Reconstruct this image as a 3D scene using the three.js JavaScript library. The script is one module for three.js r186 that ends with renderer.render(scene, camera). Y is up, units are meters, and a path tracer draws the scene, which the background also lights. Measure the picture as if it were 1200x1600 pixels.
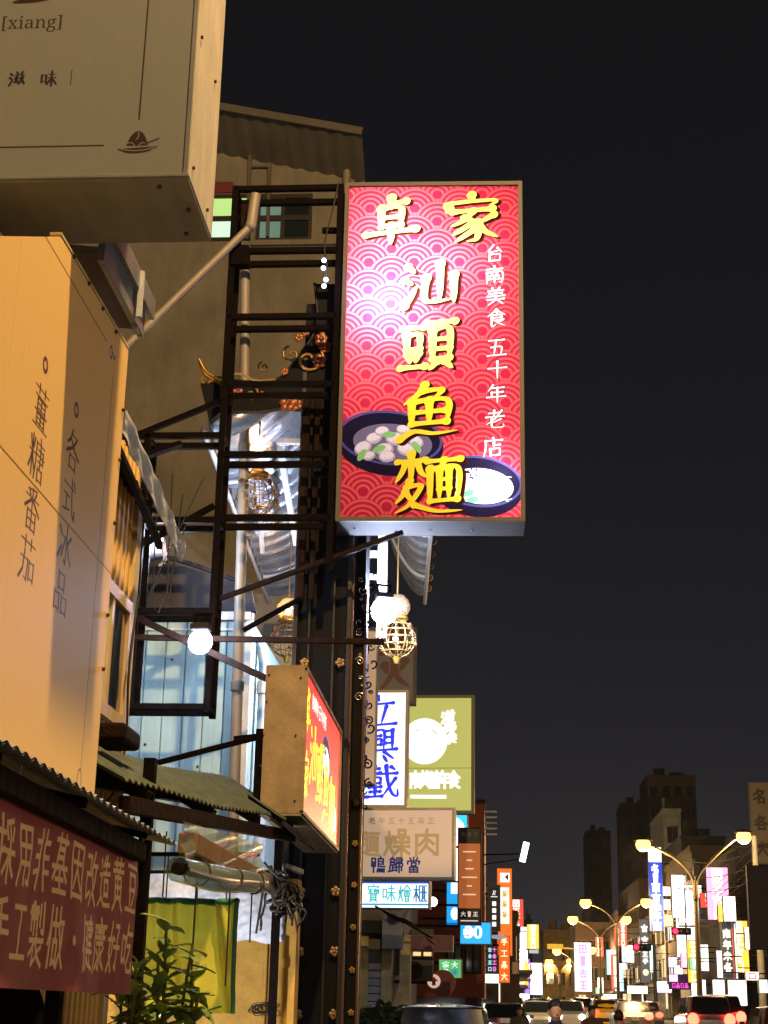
import * as THREE from 'three';
import { mergeGeometries } from 'three/addons/utils/BufferGeometryUtils.js';
import { RoundedBoxGeometry } from 'three/addons/geometries/RoundedBoxGeometry.js';
import { RectAreaLightUniformsLib } from 'three/addons/lights/RectAreaLightUniformsLib.js';
import { MarchingCubes } from 'three/addons/objects/MarchingCubes.js';
import { ImprovedNoise } from 'three/addons/math/ImprovedNoise.js';

// ---------------------------------------------------------------- camera, sky, exposure
const scene = new THREE.Scene();
const camera = new THREE.PerspectiveCamera(36.87, 768 / 1024, 0.1, 2000);
camera.position.set(0, 1.6, 0);
camera.rotation.order = 'YXZ';
camera.rotation.set(0.31399, 0.07352, 0.0203);
const renderer = new THREE.WebGLRenderer({ antialias: true });
renderer.toneMapping = THREE.LinearToneMapping;
renderer.toneMappingExposure = 1;
renderer.shadowMap.enabled = true;
RectAreaLightUniformsLib.init();
{ // night sky over a city: nearly black overhead, faint town glow towards the horizon all round
  const W = 256, H = 128, data = new Float32Array(W * H * 4);
  for (let j = 0; j < H; j++) {
    const up = ((j + 0.5) / H - 0.5) * Math.PI, s = Math.max(0, Math.sin(up));
    const g = Math.exp(-s * 4.2), base = [0.0030, 0.0032, 0.0046], glow = [0.024, 0.023, 0.027];
    for (let i = 0; i < W; i++) { for (let c = 0; c < 3; c++) data[(j * W + i) * 4 + c] = base[c] + glow[c] * g; data[(j * W + i) * 4 + 3] = 1; }
  }
  const t = new THREE.DataTexture(data, W, H, THREE.RGBAFormat, THREE.FloatType);
  t.mapping = THREE.EquirectangularReflectionMapping; t.magFilter = THREE.LinearFilter; t.minFilter = THREE.LinearFilter; t.needsUpdate = true;
  scene.background = t; scene.environment = t;
}
scene.fog = new THREE.FogExp2(0xc4c8d4, 0.00014);

// measured in metres: signs are [x, y, z, width, height, turn], others lists of points
const G = {big:[-0.525,7.215,-12.5,1.599,3.241,0.017],narrow:[-1.607,5.421,-20.0,0.169,2.045,-0.006],charcoal:[-2.277,8.153,-30.0,1.538,1.56,-0.019],bluewhite:[-2.258,6.171,-28.0,1.44,2.158,-0.04],green:[-1.396,7.041,-34.0,2.005,2.623,-0.043],meat:[-1.757,4.258,-26.0,2.272,1.174,-0.101],treasure:[-2.051,3.633,-29.0,1.817,0.504,-0.134],brown:[-0.613,5.072,-42.0,0.631,2.533,-0.02],cyan_a:[-1.062,6.098,-45.0,0.717,1.914,-0.024],cyan_b:[-1.133,4.578,-46.0,0.427,1.318,-0.008],blue:[-0.46,3.644,-43.0,0.862,0.6,-0.029],orangewall:[-0.931,5.155,-50.0,1.356,5.71,-0.037],black:[0.052,5.01,-54.0,0.434,1.543,-0.006],orange_a:[0.455,5.253,-60.0,0.602,3.234,-0.009],orange_b:[0.413,3.428,-57.0,0.408,1.617,-0.003],purple:[-0.017,3.354,-55.0,0.394,0.886,-0.003],white_c:[-0.03,2.722,-55.0,0.502,0.335,-0.003],green_s:[-1.004,2.583,-38.0,0.561,0.451,-0.01],darkred:[-1.253,2.949,-33.0,0.877,0.332,-0.044],redround:[-1.114,2.206,-36.0,0.573,0.548,-0.008],ac:[-1.617,2.453,-35.0,0.616,0.443,-0.014],rotor:[0.174,4.122,-56.0,0.336,0.39,-0.003],dim_t:[1.275,4.027,-90.0,0.393,0.653,-0.001],fblue:[13.319,11.525,-130.0,1.137,6.712,-0.008],fwhite_tall:[14.178,8.355,-120.0,0.993,5.089,-0.006],fredorange:[14.37,6.758,-115.0,0.993,4.662,-0.005],fpinkwhite:[8.391,5.85,-150.0,1.656,4.457,-0.006],fpurple_l:[4.074,5.381,-190.0,0.601,4.838,-0.0],fwhite_l:[4.993,5.437,-185.0,1.462,3.586,-0.002],fredwhite:[12.124,5.727,-160.0,0.817,3.341,-0.001],fwhitegrey:[11.806,6.423,-125.0,0.689,4.776,-0.002],fwhite_r:[12.539,7.103,-85.0,0.669,1.314,-0.006],fdark_r:[12.546,5.024,-86.0,0.873,2.944,-0.007],fwhite_r2:[12.734,5.377,-80.0,0.5,1.099,-0.003],fbillboard:[10.296,5.691,-62.0,0.826,3.159,-0.016],fname:[16.994,13.398,-100.0,1.315,5.105,-0.018],fshop1:[13.797,3.003,-95.0,2.022,1.493,-0.013],fshop2:[13.271,3.114,-105.0,0.979,1.653,-0.002],fshop3:[14.684,4.009,-140.0,1.475,1.001,-0.004],fshop4:[12.905,3.834,-145.0,1.813,0.71,-0.005],fshop5:[12.276,3.27,-170.0,1.529,0.958,-0.002],fpurple_s:[12.667,3.866,-110.0,1.501,0.995,-0.007],fpurple_box:[12.445,5.193,-112.0,0.614,0.723,-0.002],fpink_r:[12.428,3.533,-78.0,0.635,0.411,-0.003],fwhite_low:[3.224,3.004,-170.0,1.34,1.283,-0.001],fteal_low:[12.601,3.035,-76.0,0.412,0.626,-0.001],fscreen:[5.124,9.678,-200.0,1.273,1.848,-0.003],fwhite_lit1:[14.385,11.481,-132.0,0.682,0.773,-0.003],fwhite_lit2:[14.397,10.4,-132.0,0.575,0.872,-0.002],fwhite_lit3:[14.455,9.147,-132.0,0.782,1.019,-0.003],fblue_v:[11.746,4.243,-84.0,0.295,1.367,-0.001],b_haze1:[29.803,20.082,-260.0,7.913,39.054,-0.023],b_haze2:[29.804,21.445,-320.0,6.839,42.561,-0.017],b_haze3:[22.957,19.603,-340.0,5.122,39.422,-0.011],b_grey:[19.39,11.819,-170.0,1.879,21.814,-0.006],b_grey2:[18.622,8.823,-140.0,3.837,15.469,-0.027],b_low1:[10.221,6.832,-240.0,5.203,13.124,-0.015],b_low2:[13.915,6.714,-210.0,6.186,12.354,-0.029],b_far_l:[5.894,7.982,-260.0,1.029,15.853,-0.001],b_left_block:[1.358,3.96,-110.0,0.958,6.071,-0.003],b_pale:[15.682,6.218,-118.0,0.923,10.106,-0.003],b_right:[18.326,6.85,-108.0,3.439,11.121,-0.034],b_mid:[14.991,5.158,-102.0,1.391,7.809,-0.008],b_brown:[16.461,7.032,-190.0,3.131,12.63,-0.011],white:[[-1.012,4.254,-4.5],[-1.011,4.254,-4.931]],fascia:[[-1.45,4.288,-5.027],[-1.45,4.217,-5.675],[-1.45,4.417,-5.295],[-1.45,4.345,-5.781]],strut:[[-3.224,7.117,-12.2],[-2.184,8.385,-12.4]],awn2:[[-1.55,2.489,-5.896],[-1.55,2.814,-9.146],[-1.35,2.63,-10.457],[-1.7,2.98,-10.228],[-1.25,2.19,-8.413]],roll:[[-1.333,2.156,-6.6],[-1.221,2.224,-8.2]],tarp:[-1.576,1.849,-8.2,0.527,0.555,-0.125],sheet:[-1.823,2.219,-10.2,1.019,0.427,-0.141],ochre:[[-1.691,2.028,-10.6],[-1.367,2.034,-10.6],[-1.439,2.028,-10.5],[-1.506,1.603,-10.5]],beam:[[-1.317,2.283,-6.8],[-1.233,2.24,-8.4]],gable:[[-1.423,8.072,-13.0],[-1.653,8.076,-13.0],[-1.619,7.784,-13.0],[-1.625,7.614,-13.0],[-1.647,7.543,-13.0],[-1.771,7.344,-13.0],[-1.947,7.114,-13.0],[-2.166,7.078,-13.0],[-2.405,7.099,-13.0],[-2.584,7.082,-13.0],[-2.665,7.044,-13.0],[-2.622,6.904,-13.0],[-2.557,6.815,-13.0],[-2.124,6.805,-13.0],[-1.942,6.841,-13.0],[-1.457,6.806,-13.0]],horn:[[-2.698,7.302,-13.0],[-2.636,7.159,-13.0],[-2.493,7.068,-13.0]],eaveL:[[-2.747,6.6,-16.59],[-2.941,6.6,-19.084]],eaveR:[[-0.681,6.6,-16.277],[-0.902,6.6,-19.399]],post:[[-1.118,6.14,-15.0],[-1.073,5.499,-15.0]],rails:[[-1.325,6.017,-15.0],[-1.319,5.78,-15.0]],frameU:[[-2.132,6.963,-14.2],[-1.601,6.959,-14.2],[-1.74,7.302,-14.2],[-2.097,6.895,-14.2],[-2.134,6.444,-16.0]],lan:[[-2.205,6.672,-13.6],[-2.208,6.19,-13.6],[-2.202,5.81,-16.4],[-2.246,5.461,-16.4],[-0.93,5.479,-15.0],[-0.95,5.148,-15.0]],flood:[[-1.034,5.253,-14.3],[-2.341,4.395,-11.95],[-3.029,5.504,-13.05]],led:[[-1.497,8.005,-12.4],[-1.5,7.928,-12.4],[-1.474,7.813,-12.4],[-1.489,7.75,-12.4]],ladd:[[-3.183,4.494,-12.2],[-0.877,4.459,-12.2],[-3.26,4.82,-12.3],[-1.78,4.1,-12.0],[-1.663,5.009,-12.9],[-2.156,4.721,-12.9],[-0.759,5.517,-12.6],[-2.313,4.929,-12.6]],bars:[[-1.396,8.823,-12.5],[-1.378,8.184,-12.5],[-1.36,7.525,-12.5],[-1.341,6.861,-12.5],[-1.322,6.198,-12.5],[-1.306,5.642,-12.5]],barsL:[[-3.201,6.401,-12.5],[-3.143,5.588,-12.5],[-3.085,4.789,-12.5],[-3.027,3.976,-12.5]],brace:[[-3.279,6.367,-12.6],[-2.38,6.758,-12.6],[-3.012,5.416,-12.6],[-2.413,5.765,-12.6],[-1.781,3.614,-11.8],[-2.742,3.387,-12.0]],studs:[[-1.585,2.527,-13.0],[-1.292,2.531,-13.0],[-1.578,2.048,-13.0],[-1.288,2.053,-13.0],[-1.576,1.559,-13.0],[-1.279,1.565,-13.0],[-1.621,4.457,-13.0],[-1.309,4.458,-13.0],[-1.313,3.823,-13.0],[-1.615,3.821,-13.0]],people:[[0.734,1.764,-19.0],[2.072,1.78,-34.0],[2.009,1.629,-26.0],[0.663,1.763,-40.0]],veh:[[2.126,1.724,-75.0],[7.155,1.693,-60.0],[8.317,1.715,-60.0],[8.824,1.727,-58.0],[8.181,1.628,-50.0],[8.621,1.691,-100.0],[8.979,1.537,-90.0],[-0.75,1.663,-26.0],[6.007,1.816,-90.0],[0.236,1.446,-60.0]],lampA:[[7.153,9.347,-75.0],[11.887,9.764,-75.0],[9.585,7.837,-75.0],[10.08,2.438,-75.0]],lampB:[[7.467,10.161,-128.0],[12.315,10.283,-128.0],[9.917,0.978,-128.0]],lampC:[[7.523,10.095,-150.0],[12.476,10.172,-150.0]],lampD:[[7.977,9.11,-200.0],[8.408,9.029,-240.0],[11.584,9.169,-270.0],[12.34,9.337,-200.0]],sig:[[8.9,5.667,-100.0],[10.773,6.414,-95.0],[1.904,3.671,-150.0],[7.023,7.987,-160.0]],plantbase:[[-1.212,1.538,-5.9],[-1.236,1.903,-5.9]],tan:[[-4.181,14.707,-20.0],[-2.07,14.159,-20.0],[-2.017,13.184,-20.0],[-4.133,12.925,-20.0],[-3.535,12.417,-20.0],[-3.437,12.976,-20.0],[-2.618,12.402,-20.0],[-3.559,13.973,-20.0],[-3.257,13.694,-20.0],[-4.143,13.118,-20.0],[-3.77,12.94,-20.0]],seams:[[-3.386,5.234,-14.0],[-2.36,5.143,-14.0],[-2.29,3.344,-14.0]],win:[[-1.75,3.425,-6.573],[-1.75,3.494,-7.232],[-1.75,2.98,-7.294]],rake:[[-1.62,4.098,-6.205],[-1.62,3.905,-7.634],[-1.62,3.914,-6.117],[-1.62,3.807,-7.376]]};
// ---------------------------------------------------------------- helpers
let seed = 7;
const rnd = () => { seed = (seed * 1664525 + 1013904223) >>> 0; return seed / 4294967296; };
const rr = (a, b) => a + (b - a) * rnd();
const V = (a, b, c) => Array.isArray(a) ? new THREE.Vector3(...a) : new THREE.Vector3(a, b, c);
const noise = new ImprovedNoise();
const fbm = (x, y, z = 0, o = 4) => { let s = 0, a = 1, n = 0; for (let i = 0; i < o; i++) { s += a * noise.noise(x, y, z + i * 7.3); n += a; a *= 0.5; x *= 2.03; y *= 2.03; } return s / n; };
const names = {};
const numbered = (n) => { const k = names[n] = (names[n] ?? -1) + 1; return k ? n + '_' + String(k).padStart(3, '0') : n; };
function boxUV(g) { // uv in metres, projected along the main axis of each vertex normal
  const p = g.attributes.position, n = g.attributes.normal, uv = new Float32Array(p.count * 2);
  for (let i = 0; i < p.count; i++) {
    const ax = Math.abs(n.getX(i)), ay = Math.abs(n.getY(i)), az = Math.abs(n.getZ(i));
    const u = ax > ay && ax > az ? p.getZ(i) : p.getX(i), v = ay > ax && ay >= az ? p.getZ(i) : p.getY(i);
    uv[i * 2] = u; uv[i * 2 + 1] = v;
  }
  g.setAttribute('uv', new THREE.BufferAttribute(uv, 2)); return g;
}
const plain = (g) => { const h = g.index ? g.toNonIndexed() : g; for (const k of Object.keys(h.attributes)) if (!['position', 'normal', 'uv'].includes(k)) h.deleteAttribute(k); if (!h.attributes.uv) boxUV(h); return h; };
const merged = (gs) => Array.isArray(gs) ? (gs.length === 1 ? gs[0] : mergeGeometries(gs.map(plain))) : gs;
function mesh(name, geos, mat, parent) {
  const g = merged(geos);
  if (mat.userData.metric) boxUV(g);
  const m = new THREE.Mesh(g, mat); m.name = name; m.castShadow = m.receiveShadow = true;
  (parent ?? scene).add(m); return m;
}
function tag(o, label, category, group) { o.userData.label = label; o.userData.category = category; if (group) o.userData.group = group; return o; }
function thing(name, label, category, pos = [0, 0, 0], turn = 0, group) {
  const o = new THREE.Group(); o.name = numbered(name); o.position.set(...pos); o.rotation.y = turn; scene.add(o);
  return tag(o, label, category, group);
}
function structure(name, geos, mat) { const m = mesh(numbered(name), geos, mat); m.userData.kind = 'structure'; return m; }
const box = (w, h, d, x = 0, y = 0, z = 0) => new THREE.BoxGeometry(w, h, d).translate(x, y, z);
const rbox = (w, h, d, r, x = 0, y = 0, z = 0, seg = 1) => new RoundedBoxGeometry(w, h, d, seg, r).translate(x, y, z);
const span = (x0, x1, y0, y1, z0, z1) => box(x1 - x0, y1 - y0, z1 - z0, (x0 + x1) / 2, (y0 + y1) / 2, (z0 + z1) / 2);
function bar(a, b, w, h = w) { // rectangular steel section between two points
  const A = V(a), B = V(b), d = B.clone().sub(A), L = d.length(), g = new RoundedBoxGeometry(w, h, L, 1, Math.min(w, h) * 0.12);
  const m = new THREE.Matrix4().lookAt(A, B, Math.abs(d.y / L) > 0.98 ? V(0, 0, 1) : V(0, 1, 0));
  return g.applyMatrix4(m.setPosition(A.add(B).multiplyScalar(0.5)));
}
const tube = (pts, r, seg = 24, rad = 8) => new THREE.TubeGeometry(new THREE.CatmullRomCurve3(pts.map((p) => V(p))), seg, r, rad);
const rod = (a, b, r0, r1 = r0, rad = 10) => { const A = V(a), B = V(b), d = B.clone().sub(A); return new THREE.CylinderGeometry(r1, r0, d.length(), rad).applyQuaternion(new THREE.Quaternion().setFromUnitVectors(V(0, 1, 0), d.clone().normalize())).translate(...A.add(B).multiplyScalar(0.5).toArray()); };
const ball = (r, x, y, z, w = 12, h = 8) => new THREE.SphereGeometry(r, w, h).translate(x, y, z);
function extrude(pts, depth, bevel = 0) { const s = new THREE.Shape(pts.map((p) => new THREE.Vector2(p[0], p[1]))); return new THREE.ExtrudeGeometry(s, { depth, bevelEnabled: bevel > 0, bevelSize: bevel, bevelThickness: bevel, bevelSegments: 1, curveSegments: 10 }); }
function grid(nu, nv, f) { // open surface f(u, v) -> [x, y, z]
  const pos = [], uv = [], idx = [];
  for (let j = 0; j <= nv; j++) for (let i = 0; i <= nu; i++) { pos.push(...f(i / nu, j / nv)); uv.push(i / nu, j / nv); }
  for (let j = 0; j < nv; j++) for (let i = 0; i < nu; i++) { const a = j * (nu + 1) + i, b = a + 1, c = a + nu + 1, d = c + 1; idx.push(a, b, d, a, d, c); }
  const g = new THREE.BufferGeometry(); g.setAttribute('position', new THREE.Float32BufferAttribute(pos, 3)); g.setAttribute('uv', new THREE.Float32BufferAttribute(uv, 2)); g.setIndex(idx); g.computeVertexNormals(); return g;
}
function sheetGrid(nu, nv, th, f, n) { // the same with a back face th behind along n
  const a = grid(nu, nv, f), b = grid(nu, nv, (u, v) => { const p = f(u, v); return [p[0] + n[0] * th, p[1] + n[1] * th, p[2] + n[2] * th]; });
  return mergeGeometries([plain(a), plain(b)]);
}

// ---------------------------------------------------------------- textures and materials
function greyTex(size, metres, f) { // tileless noise, one repeat = metres
  const d = new Uint8Array(size * size * 4);
  for (let j = 0; j < size; j++) for (let i = 0; i < size; i++) { const c = f(i / size, j / size), o = (j * size + i) * 4; for (let k = 0; k < 3; k++) d[o + k] = Math.max(0, Math.min(255, 255 * (Array.isArray(c) ? c[k] : c))); d[o + 3] = 255; }
  const t = new THREE.DataTexture(d, size, size); t.wrapS = t.wrapT = THREE.MirroredRepeatWrapping; t.magFilter = THREE.LinearFilter; t.minFilter = THREE.LinearMipmapLinearFilter; t.generateMipmaps = true; t.repeat.set(1 / metres, 1 / metres); t.colorSpace = THREE.SRGBColorSpace; t.needsUpdate = true; return t;
}
const T = {
  blotch: greyTex(256, 1.6, (u, v) => 0.86 + 0.26 * fbm(u * 7, v * 7, 1) + 0.08 * fbm(u * 60, v * 60, 2, 2)),
  streak: greyTex(256, 1.3, (u, v) => 0.9 + 0.1 * fbm(u * 26, v * 2.2, 3) + 0.13 * fbm(u * 5, v * 4, 9) + 0.05 * fbm(u * 70, v * 70, 4, 2)),
  rust: greyTex(256, 0.5, (u, v) => { const n = fbm(u * 9, v * 9, 5), k = Math.max(0, Math.min(1, 0.5 + 2.2 * n)), f = 0.9 + 0.25 * fbm(u * 50, v * 50, 6, 2); return [(0.62 + 0.3 * k) * f, (0.6 + 0.14 * k) * f, (0.6 + 0.02 * k) * f]; }),
  plaster: greyTex(256, 3.2, (u, v) => 0.88 + 0.16 * fbm(u * 5, v * 5, 8) + 0.1 * fbm(u * 22, v * 5, 12) + 0.07 * fbm(u * 90, v * 90, 10, 2)),
};
const rough = greyTex(256, 0.9, (u, v) => 0.7 + 0.5 * fbm(u * 9, v * 9, 15)); rough.colorSpace = THREE.NoColorSpace;
function mat(color, roughness = 0.7, metalness = 0, tex, extra = {}) {
  const m = new (extra.specularIntensity === undefined ? THREE.MeshStandardMaterial : THREE.MeshPhysicalMaterial)({ color, roughness, metalness, side: THREE.DoubleSide, ...extra });
  if (tex) { m.map = T[tex]; m.userData.metric = true; m.bumpMap = T[tex]; m.bumpScale = extra.bumpScale ?? 0.004; }
  return m;
}
const M = {
  shadedwhite: mat(0x808488, 0.5, 0, 'streak', { bumpScale: 0.001 }), signbox: mat(0xe8dcc4, 0.5, 0, 'streak', { bumpScale: 0.001 }), beigebox: mat(0x9c8667, 0.55, 0, 'blotch', { bumpScale: 0.001 }), bigtrim: mat(0x3e302a, 0.55, 0, 'streak', { bumpScale: 0.001 }),  // white sign faces greyed in colour to stand in for weaker light
  screw: mat(0x4a4038, 0.5, 0.6), steel: mat(0x140e0c, 0.9, 0, 'rust', { specularIntensity: 0.15 }), greypipe: mat(0x8d8478, 0.55, 0.1, 'streak'), galv: mat(0x9aa3ad, 0.42, 0.55, 'blotch', { bumpScale: 0.002 }),
  tanwall: mat(0x7a7466, 0.9, 0, 'plaster'), tanroof: mat(0x5c564e, 0.7, 0.1, 'streak'), darkroof: mat(0x3b3a42, 0.8, 0.05, 'blotch'), bluewall: mat(0xa6ccd8, 0.6, 0, 'streak', { bumpScale: 0.001 }),
  yellowcorr: mat(0xe0b45a, 0.6, 0, 'streak'), cream: mat(0xd9c48c, 0.75, 0, 'blotch'), ochre: mat(0xc59a45, 0.85, 0, 'blotch'), brownrust: mat(0x2e231e, 0.9, 0, 'rust', { specularIntensity: 0.2 }),
  greencorr: mat(0x55756a, 0.7, 0.1, 'rust'), black: mat(0x070608, 0.7, 0, 'blotch', { bumpScale: 0.003, specularIntensity: 0.3 }), blackedge: mat(0x1a1312, 0.5, 0.1, 'rust', { bumpScale: 0.002 }), gold: mat(0xb88a3a, 0.35, 0.8), copper: mat(0x8a5030, 0.45, 0.5), edgecopper: mat(0x5c4034, 0.4, 0.5), darkgold: mat(0x8a6a3c, 0.45, 0.6),
  roofsheet: mat(0xc8d0da, 0.26, 0.75, 'blotch', { bumpScale: 0.002 }), whitesteel: mat(0xd6dade, 0.5, 0.1, 'streak', { bumpScale: 0.001 }), concrete: mat(0x7d7a75, 0.9, 0, 'plaster'), dark: mat(0x17161a, 0.8), soffit: mat(0x6b645a, 0.85, 0, 'streak'), asphalt: mat(0x3a3a3c, 0.7, 0, 'plaster'), pave: mat(0x77726a, 0.85, 0, 'plaster'),
  pole: mat(0x6d6046, 0.55, 0.3, 'streak'), rubber: mat(0x15151a, 0.9), chrome: mat(0xb8bcc0, 0.25, 0.9), orangepaint: mat(0xb0532a, 0.7, 0, 'plaster'), wire: mat(0x141318, 0.7),
  glassdark: new THREE.MeshPhysicalMaterial({ color: 0x1a2328, roughness: 0.08, metalness: 0, clearcoat: 1, clearcoatRoughness: 0.05 }),
  clearsheet: new THREE.MeshPhysicalMaterial({ color: 0xb8c8bc, roughness: 0.18, transmission: 0.8, thickness: 0, side: THREE.DoubleSide }),
  lanternglass: new THREE.MeshPhysicalMaterial({ color: 0xfff0dc, roughness: 0.02, transmission: 0.96, thickness: 0, side: THREE.DoubleSide }),
};
function glow(hex, k) { return new THREE.MeshStandardMaterial({ color: 0x111111, emissive: hex, emissiveIntensity: k, roughness: 0.6 }); }
function canvas(w, h, draw, blur) {
  const c = document.createElement('canvas'); c.width = w; c.height = h; const x = c.getContext('2d'); draw(x, w, h);
  const t = new THREE.CanvasTexture(c); t.colorSpace = THREE.SRGBColorSpace; t.anisotropy = 8; return t;
}
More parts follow.
